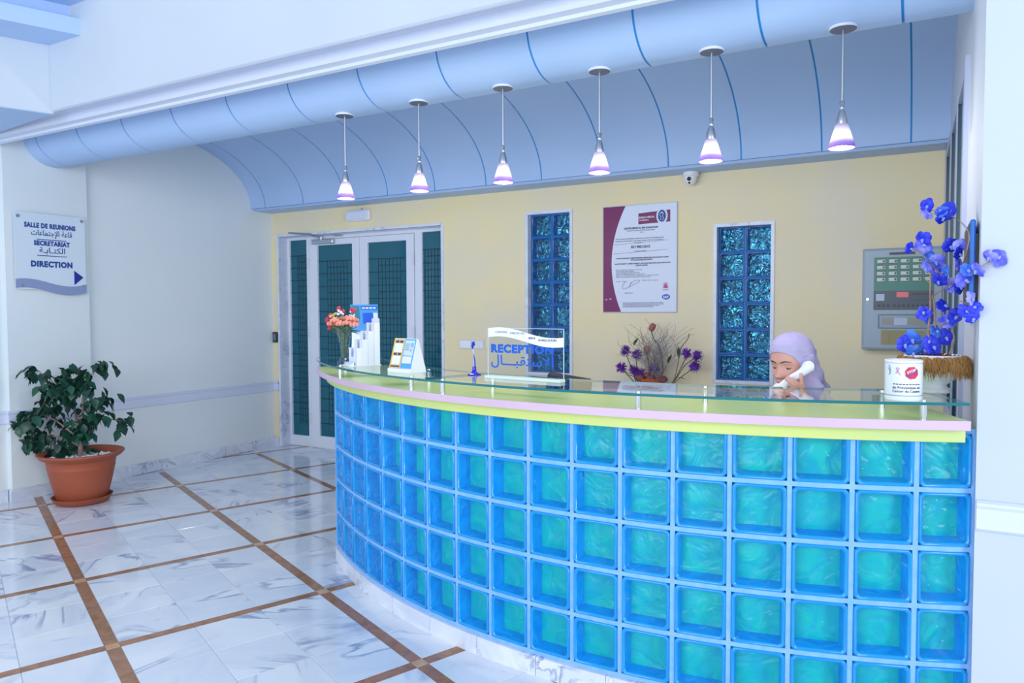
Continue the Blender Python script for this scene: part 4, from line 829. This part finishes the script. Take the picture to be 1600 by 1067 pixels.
# ------------------------------------------------------------------ things on the walls
# certificate poster
x0, x1, z0, z1 = -2.389, -1.748, 1.480, 2.370; w = x1 - x0; h = z1 - z0
cp = thing('certificate_poster', 'certificate poster with purple curved edge, hung between the two glass block windows', 'poster', ((x0 + x1) / 2, BY, (z0 + z1) / 2))
m = MB(); m.bbox(-w / 2, w / 2, -.016, 0, -h / 2, h / 2, .002); obj('board', (m, mat('board_edge', '#c4cfe6', .35)), cp)
m = MB(); m.box(-w / 2 + .006, w / 2 - .006, -.0175, -.014, -h / 2 + .006, h / 2 - .006); obj('paper', (m, mat('poster_paper', '#e2e9fb', .55)), cp)
def flat(name, poly, mt, par=cp, y=-.0178, d=.0008): m = MB(); m.exty(poly, y - d, y); return obj(name, (m, mt), par)
cur = []
for k in range(25):
    t = k / 24; zz_ = -h / 2 + .006 + (h - .012) * t; cur.append((-w / 2 + .08 + .105 * ((t - .46) / .5) ** 2 if t > .46 else -w / 2 + .08 + .085 * ((t - .46) / .46) ** 2, zz_))
M_purp = mat('print_purple', '#7a1d5e', .35, coat=.3); flat('purple_band', [(-w / 2 + .006, -h / 2 + .006)] + cur + [(-w / 2 + .006, h / 2 - .006)], M_purp)
def px(x): return -w / 2 + w * (x - 228) / 615                      # poster layout fractions
def pz(y): return h / 2 - h * (y - 105) / 895
flat('purple_box', [(px(530), pz(270)), (px(788), pz(262)), (px(788), pz(165)), (px(530), pz(180))], M_purp)
def ell(cx_, cz_, a, b, n=28): return [(cx_ + a * cos(2 * pi * i / n), cz_ + b * sin(2 * pi * i / n)) for i in range(n)]
flat('emblem_ring', ell(px(722), pz(212), .047, .065), mat('poster_paper2', '#e8eefc', .3), y=-.0186)
flat('emblem', ell(px(722), pz(212), .033, .048), M_ink, y=-.0194)
for k in range(16):
    a = 2 * pi * k / 16; flat('emblem_letter', ell(px(722) + .040 * cos(a), pz(212) + .0565 * sin(a), .003, .003, 5), M_ink, y=-.0194)
m = MB(); m.tube([(px(710), -.0204, pz(180)), (px(704), -.0204, pz(205)), (px(716), -.0204, pz(222)), (px(710), -.0204, pz(245))], .0022, 5); m.tube([(px(722), -.0204, pz(178)), (px(736), -.0204, pz(195)), (px(726), -.0204, pz(210)), (px(738), -.0204, pz(235)), (px(722), -.0204, pz(246))], .0025, 5); m.ball((px(720), -.0204, pz(188)), .006, 8, 5, sc=(1, .2, 1)); obj('emblem_figure', (m, mat('poster_paper2', '#e8eefc', .3)), cp)
def line(s_, x, y, size, mt=M_darkink, wd=None, al='CENTER', bold=0): return text(s_, size, cp, (px(x), -.0192, pz(y)), mt, bold=bold, align=al, width=wd)
U = w / 615
line('BUREAU VERITAS', 536, 222, .02, mat('poster_paper2', '#e8eefc', .3), 124 * U, 'LEFT', .0005); line('Certification', 538, 242, .016, mat('poster_paper2', '#e8eefc', .3), 78 * U, 'LEFT', .0004)
line('CENTRE MEDICAL IBN KHALDOUN', 550, 306, .021, wd=282 * U, bold=.0006); line('Avenue de la liberte 2010 Manouba Tunisie', 550, 323, .014, wd=230 * U); line('Tunisie', 555, 338, .012, wd=24 * U)
line('Bureau Veritas Certification certifie que le systeme de Management de', 540, 389, .014, wd=396 * U); line('l\'organisme susmentionne a ete audite et juge conforme aux exigences', 535, 407, .014, wd=396 * U); line('de la norme', 530, 424, .014, wd=60 * U)
line('ISO 9001:2015', 548, 464, .028, wd=156 * U, bold=.0008); line('Domaine d\'activite', 548, 493, .013, wd=98 * U)
line('RADIOTHERAPIE, CHIMIOTHERAPIE, MEDECINE NUCLEAIRE ET SOINS', 562, 551, .014, wd=430 * U, bold=.0004); line('PSYCHOLOGIQUES DE SUPPORT', 558, 567, .014, wd=180 * U, bold=.0004)
line('RADIOTHERAPY, CHEMOTHERAPY, NUCLEAR MEDICINE AND SUPPORTIVE', 562, 597, .014, wd=458 * U, bold=.0004); line('CARE IN CANCER', 558, 613, .014, wd=100 * U, bold=.0004)
for k, (wd, y) in enumerate(((215, 646), (150, 658), (195, 670), (240, 682), (350, 694), (285, 706))): line('Date de certification originale et cycle actuel', 345, y, .01, wd=wd * U, al='LEFT')
line('Version 1   revision', 345, 742, .01, wd=80 * U, al='LEFT'); line('Date de revision', 565, 736, .01, wd=130 * U, al='LEFT'); line('Signataire', 418, 840, .012, wd=70 * U, al='LEFT')
for k in range(4): line('Des informations supplementaires concernant le perimetre du certificat peuvent etre obtenues', 404, 921 + 11 * k, .01, wd=(330, 335, 300, 250)[k] * U, al='LEFT')
for y in (422, 498): flat('rule', [(px(322), pz(y + 8)), (px(768), pz(y - 14)), (px(768), pz(y - 12)), (px(322), pz(y + 10))], M_darkink, d=.0004)
m = MB(); m.tube(curve_pts([(px(432), -.019, pz(735)), (px(400), -.019, pz(770)), (px(408), -.019, pz(800)), (px(455), -.019, pz(785)), (px(545), -.019, pz(738)), (px(500), -.019, pz(735)), (px(465), -.019, pz(765)), (px(458), -.019, pz(788)), (px(472), -.019, pz(745))], 5), .0012, 4); obj('signature', (m, M_darkink), cp)
flat('blue_oval', ell(px(757), pz(872), .034, .022), mat('print_mid_blue', '#2f62c4', .35)); line('IAF', 757, 882, .026, mat('poster_paper2', '#e8eefc', .3), 40 * U, bold=.001)
M_rose = mat('print_rose', '#c84a90', .4); m = MB()
for k in range(7): a = pi * k / 6; m.tube([(px(753), -.019, pz(790)), (px(753) + .026 * cos(a), -.019, pz(790) + .04 * sin(a))], .0022, 4)
m.box(px(735), px(772), -.0198, -.0188, pz(800), pz(790)); obj('crown_mark', (m, M_rose), cp); line('TUNAC', 753, 818, .014, M_rose, 50 * U)
for x, y in ((260, 890), (295, 885)): flat('small_mark', ell(px(x), pz(y), .012, .008, 10), mat('print_mauve', '#c08ab8', .4), y=-.019)
# fire alarm panel
fa = thing('alarm_panel', 'grey fire alarm control panel with green zone field on the wall behind the orchid', 'control panel', (-.142, BY, 1.57))
M_case = mat('panel_grey', '#98aab8', .4)
m = MB(); m.bbox(-.248, .248, -.105, 0, -.353, .352, .006); obj('case', (m, M_case), fa)
m = MB(); m.bbox(-.236, .24, -.112, -.104, -.342, .342, .004); dr_ = obj('door', (m, mat('panel_grey_front', '#9fb1bf', .4)), fa)
m = MB(); m.cyl((-.212, -.112, .0), (-.212, -.117, .0), .009, n=14); obj('lock', (m, M_steel, 40), dr_)
m = MB(); m.box(-.175, .19, -.1155, -.111, .06, .29); gp = obj('zone_field', (m, mat('panel_green', '#1c7a6a', .35)), fa)
m = MB(); m.box(-.175, .19, -.1155, -.111, -.075, .058); dk = obj('control_field', (m, mat('panel_slate', '#34465a', .35)), fa)
m = MB(); m.box(-.08, .075, -.115, -.111, .305, .322); obj('name_strip', (m, mat('panel_strip', '#3a3444', .4)), fa)
for r in range(4):
    for c in range(5):
        x = -.158 + .073 * c; z = .25 - .042 * r; m = MB(); m.box(x - .002, x + .058, -.1168, -.1152, z - .004, z + .030); e = obj('zone_button', (m, mat('button_dark_green', '#0f5a50', .4)), fa)
        m = MB(); m.box(x + .002, x + .054, -.1178, -.1166, z, z + .024); obj('zone_label', (m, mat('button_cream', '#cfd8cc', .4)), e)
        m = MB(); m.box(x + .037, x + .050, -.1184, -.1176, z + .004, z + .020); obj('zone_lamp', (m, mat('button_slate', '#51607a', .4)), e)
m = MB(); m.box(-.033, .04, -.117, -.115, .012, .048); obj('display', (m, mat('display_red', '#a81226', .2, emit='#c01428', estr=.35)), dk)
m = MB(); m.box(-.16, -.107, -.117, -.115, -.012, .036); obj('speaker', (m, mat('speaker_grey', '#b6c6dc', .4)), dk)
for k in range(11):
    m = MB(); m.cyl((-.14 + .028 * k + (.012 if k > 2 else 0), -.115, -.045), (-.14 + .028 * k + (.012 if k > 2 else 0), -.119, -.045), .0075, n=10); obj('key', (m, M_black), dk)
m = MB(); m.box(.055, .18, -.1165, -.115, .03, .036); m.box(.055, .18, -.1165, -.115, -.01, -.007); obj('indicator_line', (m, M_black), dk)
m = MB(); frame(m, -.145, .17, -.205, -.105, -.138, .163, -.198, -.112, -.118, -.111); m.box(-.139, .164, -.1125, -.111, -.2, -.11); wnd = obj('window', (m, mat('panel_window', '#7f93a6', .25)), fa)
m = MB(); m.box(-.045, .035, -.1145, -.1120, -.18, -.13); obj('window_label', (m, mat('speaker_grey', '#b6c6dc', .4)), wnd); m = MB(); m.box(-.12, -.05, -.114, -.1120, -.175, -.13); obj('window_part', (m, mat('panel_tan', '#9a988e', .4)), wnd); m = MB(); m.box(.04, .14, -.114, -.1120, -.175, -.13); obj('window_part', (m, mat('panel_tan', '#9a988e', .4)), wnd)
m = MB(); m.box(-.125, .15, -.1135, -.111, -.318, -.215); cd_ = obj('instruction_card', (m, mat('panel_ochre', '#a39a72', .5)), fa)
m = MB()
for k in range(5): m.box(-.118 if k else -.118, .14, -.1142, -.1134, -.302 + .018 * k, -.3005 + .018 * k)
m.box(-.073, -.0715, -.1142, -.1134, -.312, -.222); obj('card_line', (m, mat('card_brown', '#7c7454', .5)), cd_)
# security camera under the cornice
sc_ = thing('security_camera', 'white dome security camera under the blue cornice', 'camera', (-1.625, BY, 2.545))
m = MB(); m.T = Matrix.Translation((0, -.07, 0)); m.lathe([(.06, .035), (.062, .02), (.062, .004), (.056, 0)][::-1], 24); m.box(-.03, .03, .0, .07, .0, .034); obj('base', (m, M_white, 40), sc_)
m = MB(); m.ball((0, -.075, -.012), .05, 20, 14, sc=(1, 1, 1.1)); obj('dome', (m, M_white, 60), sc_)
m = MB(); m.cyl((0, -.115, -.02), (.001, -.128, -.024), .016, n=16); m.cyl((0, -.108, -.048), (0, -.118, -.054), .008, n=10); obj('lens', (m, M_black, 40), sc_)
# emergency light over the door
el = thing('emergency_light', 'white emergency light box above the glazed double door', 'light fitting', (-5.06, BY, 2.475), 0)
m = MB(); m.bbox(-.15, .15, -.05, 0, -.055, .055, .012); obj('housing', (m, M_white), el)
m = MB(); m.bbox(-.138, .138, -.062, -.048, -.046, .046, .01); obj('diffuser', (m, mat('opal_diffuser', '#dfe6f6', .3)), el)
m = MB(); m.cyl((.04, -.02, .054), (.04, -.02, .075), .006, n=8); obj('cable_gland', (m, M_grey), el)
# switch plate
sw_ = thing('switch_plate', 'white double switch plate on the yellow wall right of the door', 'switch', (-3.716, BY, 1.184))
m = MB(); m.bbox(-.14, .14, -.012, 0, -.045, .045, .004); obj('plate', (m, M_offwhite), sw_)
m = MB(); m.bbox(-.128, -.01, -.0145, -.011, -.034, .034, .002); obj('blank', (m, M_white), sw_)
for k in range(4): m = MB(); m.bbox(.012 + .03 * k, .036 + .03 * k, -.018, -.011, -.032, .032, .002); obj('rocker', (m, M_white), sw_)
# keypad
kp = thing('door_keypad', 'small black access keypad on the narrow yellow wall strip left of the door', 'keypad', (-6.292, BY, 1.215))
m = MB(); m.bbox(-.033, .033, -.022, 0, -.058, .058, .005); obj('case', (m, M_black), kp)
m = MB(); m.bbox(-.026, .026, -.025, -.02, -.05, .05, .003); obj('face', (m, mat('keypad_slate', '#3d4a5c', .3)), kp)
for r in range(4):
    for c in range(3): m = MB(); m.box(-.02 + .015 * c, -.01 + .015 * c, -.027, -.0245, .02 - .017 * r, .032 - .017 * r); obj('key', (m, M_grey), kp)
# direction sign on the pier (its face looks along +x)
ds = thing('direction_sign', 'glass direction sign with navy lettering and grey wave on the left pier', 'sign', (-6.29, 3.445, 1.99), pi / 2)
m = MB(); m.box(-.283, .278, -.026, -.020, -.305, .31); obj('panel', (m, mat('sign_glass', '#dce9f3', .15, spec=.6)), ds)
for x, z in ((-.255, .275), (.25, .28), (-.235, -.272), (.255, -.268)): m = MB(); m.cyl((x, 0, z), (x, -.026, z), .007, n=10); m.cyl((x, -.026, z), (x, -.033, z), .0135, n=14); obj('stud', (m, M_steel, 40), ds)
m = MB(); wave(m, -.283, .278, lambda t: -.318 + .028 * sin(pi * .3 + t * 2 * pi * .8), .072, -.031, -.0265); obj('wave_band', (m, mat('sign_grey_blue', '#8f9fc4', .35)), ds)
dz = -.0275
text('SALLE DE REUNIONS', .052, ds, (-.005, dz, .195), M_ink, bold=.0028, width=.405)
text(arabic('qi af ei tf _ ai LAh ji tm mm af ei af ti'), .062, ds, (.005, dz, .135), M_ink, bold=.0006, width=.325)
text('SECRETARIAT', .05, ds, (.005, dz, .055), M_ink, bold=.0028, width=.285)
text(arabic('ai li km tm k af bi k tf'), .062, ds, (.005, dz, -.005), M_ink, bold=.0006, width=.205)
text('DIRECTION', .062, ds, (.0, dz, -.118), M_ink, bold=.0036, width=.33)
for z in (.098, -.032): m = MB(); m.box(-.115, .12, -.0285, -.026, z, z + .006); obj('rule', (m, M_ink), ds)
m = MB(); m.exty([(.178, -.26), (.255, -.195), (.178, -.14)], -.0285, -.026); obj('arrow', (m, mat('arrow_blue', '#22339a', .4)), ds)
# blue-edged screen on the right reception wall
tv = thing('wall_screen', 'thin blue-edged wall screen seen edge-on beside the right pier', 'screen', (.149, 3.12, 1.635))
m = MB(); m.bbox(-.022, -.006, -.2, .2, -.165, .165, .004); obj('frame', (m, mat('screen_blue', '#1f6fd0', .35)), tv)
m = MB(); m.box(-.0235, -.0215, -.185, .185, -.152, .152); obj('screen', (m, M_black), tv)
m = MB(); m.box(-.008, .0035, -.17, .19, -.13, .12); obj('bracket', (m, M_black), tv)
# ------------------------------------------------------------------ behind the counter
mo = thing('monitor', 'black computer monitor whose top edge shows behind the reception sign', 'monitor', (-1.69, 3.5, .72), D(10))
m = MB(); m.T = Matrix.Translation((0, 0, 0)); m.tube([(0, 0, .03), (0, .0, .2)], .02, 8); m.bbox(-.12, .12, -.09, .09, 0, .015, .004); obj('stand', (m, M_black), mo)
m = MB(); m.T = Matrix.Rotation(radians(8), 4, 'Y'); m.bbox(-.11, .13, -.028, .018, .16, .445, .012); obj('housing', (m, M_black), mo)
cab = thing('low_cabinet', 'low white cabinet against the back wall under the poster', 'cabinet', (-1.95, 5.62, 0))
m = MB(); m.box(-.6, .6, -.2, .225, .06, .86); m.box(-.58, .58, -.17, .2, 0, .06); obj('carcass', (m, M_offwhite), cab)
m = MB(); m.bbox(-.62, .62, -.22, .227, .86, .885); obj('top', (m, M_white), cab)
for k in range(3): m = MB(); m.bbox(-.595 + .4 * k, -.205 + .4 * k, -.218, -.2, .08, .84, .003); d_ = obj('door', (m, M_white), cab); m = MB(); m.cyl((-.24 + .4 * k, -.235, .42), (-.24 + .4 * k, -.235, .54), .006); obj('handle', (m, M_steel), d_)
# dried flower arrangement with thistles
TB = Vector((TBASE[0], 5.62, .886))
da = thing('dried_flowers', 'dried arrangement of purple thistles and tangled pale twigs in a terracotta bowl', 'flower arrangement', TB)
m = MB(); m.lathe([(.06, 0), (.07, .004), (.10, .05), (.105, .075), (.098, .075), (.092, .06), (0, .055)], 24); obj('bowl', (m, mat('terracotta', '#b0603c', .7), 40), da)
M_tst = mat('olive_stem', '#5c5a48', .7); M_th = mottle('thistle_purple', '#5a2390', '#8b4fc0', 40, .8, objrand=True)
def V3(p): return Vector(p) - TB
for k, st in enumerate(TSTEM):
    m = MB(); q = curve_pts([V3(p) for p in st], 5); m.tube(q, .0035 if k < 9 else .004, 6); obj('stem', (m, mat('pinkish_stem', '#a07a70', .7) if k == 9 else M_tst, 60), da)
rnd = random.Random(4)
for k, p in enumerate(THISTLE):
    m = MB(); c = V3(p); m.ball(c, .026, 8, 6)
    for i in range(120):
        d = Vector((rnd.gauss(0, 1), rnd.gauss(0, 1), rnd.gauss(0.2, 1))).normalized(); m.tube([c + d * .01, c + d * rnd.uniform(.036, .054)], [.0036, .002], 3)
    obj('thistle', (m, M_th, 60), da)
for k, p in enumerate(TBUD):
    m = MB(); c = V3(p); m.T = Matrix.Translation(c) @ Matrix.Rotation((.5, 0)[k], 4, 'Y')
    for i in range(5): a = 2 * pi * i / 5; m.ball((.012 * cos(a), .012 * sin(a), 0), .022, 7, 5, sc=(.7, .7, 1.5))
    obj('pod', (m, mat('dried_pod', '#a56a62', .7), 60), da)
m = MB()
for i in range(110):
    a = rnd.uniform(0, 2 * pi); sp_ = rnd.uniform(-.34, .36) * rnd.uniform(.2, 1); hh_ = rnd.uniform(.2, .5) * (1 - .5 * abs(sp_)); x = rnd.uniform(-.04, .08); pts = []
    f1, f2 = rnd.uniform(0, 6), rnd.uniform(.02, .07)
    for k in range(9): t = k / 8; pts.append((x + sp_ * t ** 1.3 + f2 * sin(f1 + rnd.choice((9, 9.4, 9.8)) * t) * t, rnd.uniform(-.02, .02) + .08 * cos(a) * t, .06 + hh_ * t))
    m.tube(curve_pts(pts, 2), .0014, 3)
obj('twigs', (m, mottle('grey_twig', '#a1958c', '#84828c', 8, .8), 60), da, kind='stuff')
for i, (x, z, s_) in enumerate(((-.09, .075, .04), (.10, .075, .04), (0, .07, .042), (-.03, .1, .03))):
    m = MB(); m.ball((x, -.05, z), s_, 9, 6, sc=(1, .8, .7)); obj('dried_bloom', (m, mottle('rust_bloom', '#9a5c54', '#6f3f44', 30, .8), 60), da)
for i, (x, y, z, dx, dz_) in enumerate(((-.17, -.04, .1, -1, .5), (-.12, -.06, .08, -.6, .3), (.2, -.05, .09, 1, .15), (.14, -.05, .2, .3, 1), (-.15, -.02, .33, .4, .9), (.21, -.02, .33, .2, -.9), (.32, -.02, .22, .8, .1))):
    m = MB(); leafq(m, (x, y, z), (dx, -.2, dz_), .085, .035); obj('leaf', (m, mat('dark_dry_leaf', '#3f5a3c' if i < 3 else '#4a4a44', .7), 60), da)
# ------------------------------------------------------------------ potted fig by the pier
FX = Vector((-5.80, 3.37, 0)); pf = thing('potted_fig', 'small leafy fig tree in a terracotta plastic pot with saucer by the left wall', 'potted plant', FX)
M_pot = mottle('terracotta_plastic', '#a95a40', '#a15238', 3, .5, 3)
m = MB(); m.lathe([(0, .0), (.155, .0), (.19, .012), (.213, .05), (.218, .056), (.208, .056), (.185, .02), (0, .016)], 40, cap=False); obj('saucer', (m, M_pot, 40), pf)
m = MB(); m.lathe([(0, .018), (.165, .018), (.178, .03), (.215, .18), (.236, .28), (.239, .286), (.236, .292), (.246, .345), (.252, .35), (.285, .368), (.306, .392), (.304, .402), (.29, .405), (.262, .385), (.24, .36), (.232, .33), (0, .33)], 48, cap=False); obj('pot', (m, M_pot, 40), pf)
m = MB(); rnd = random.Random(6)
for i in range(230): a = rnd.uniform(0, 2 * pi); r = .225 * sqrt(rnd.random()); m.ball((r * cos(a), r * sin(a), .345 + rnd.uniform(-.004, .016)), rnd.uniform(.011, .02), 6, 4, sc=(1.2, .9, .8))
obj('pebbles', (m, mat('white_pebbles', '#e8ecf4', .5), 50), pf, kind='stuff')
M_bark = mottle('fig_bark', '#9a7f78', '#7a645e', 12, .8)
trunks = [[(-.02, .0, .33), (-.015, .005, .45), (-.03, .0, .58), (-.055, .0, .68), (-.09, .0, .80), (-.10, .01, .92)], [(-.03, 0, .58), (.0, .02, .70), (.025, .01, .80), (.05, .02, .92), (.09, .03, 1.0)], [(-.015, .0, .50), (-.10, -.05, .58), (-.2, -.1, .66), (-.30, -.15, .70)], [(-.02, .0, .52), (.07, .04, .60), (.17, .08, .66), (.27, .14, .65)], [(-.02, .0, .44), (-.10, -.06, .50), (-.22, -.1, .52), (-.33, -.14, .50)]]
for k, t_ in enumerate(trunks):
    m = MB(); q = curve_pts(t_, 4); r0 = (.02, .012, .009, .008, .008)[k]; m.tube(q, [r0 * (1 - .6 * i / len(q)) for i in range(len(q))], 8); obj('trunk' if k == 0 else 'branch', (m, M_bark, 60), pf)
M_fl = [mottle('fig_leaf_dark', '#12382f', '#1c4a38', 6, .35, objrand=True, spec=.5), mottle('fig_leaf_mid', '#1a4a3a', '#265c44', 6, .35, objrand=True, spec=.5)]
LM = []
for k in range(2):
    m = MB(); leafq(m, (0, 0, 0), (0, -1, 0), .074, .054, curl=.35); LM.append(m.mesh('leaf', M_fl[k], 60))
rnd = random.Random(12); nl = 0; tw_ = MB(); tp = [p for t_ in trunks for p in curve_pts(t_, 4)]
for p in FICUS:
    c = Vector(p) - FX; near = min(tp, key=lambda q: (q - c).length); tw_.tube([near, near.lerp(c, .5) + Vector((0, 0, .015)), c], .0025, 5)
    for i in range(6):
        if nl >= 285: break
        q = c + Vector((rnd.gauss(0, .024), rnd.gauss(0, .034), rnd.gauss(.016, .024))); s_ = rnd.uniform(1.0, 1.45)
        o = obj('leaf', LM[rnd.random() < .35], pf, q, (rnd.uniform(.2, 1.25), rnd.uniform(-.4, .4), rnd.uniform(0, 2 * pi))); o.scale = (s_, s_, s_); nl += 1
obj('twigs', (tw_, M_bark), pf, kind='stuff')
fo = MB()
for p in FICUS:
    c = Vector(p) - FX
    for i in range(5):
        q = c + Vector((rnd.gauss(0, .026), rnd.gauss(0, .036), rnd.gauss(.014, .024))); a, b_ = rnd.uniform(0, 2 * pi), rnd.uniform(.2, 1.25)
        leafq(fo, q, (cos(a) * cos(b_), sin(a) * cos(b_), -sin(b_)), .07 * rnd.uniform(.8, 1.3), .054, curl=.35)
obj('foliage', (fo, M_fl[0], 60), pf, kind='stuff')
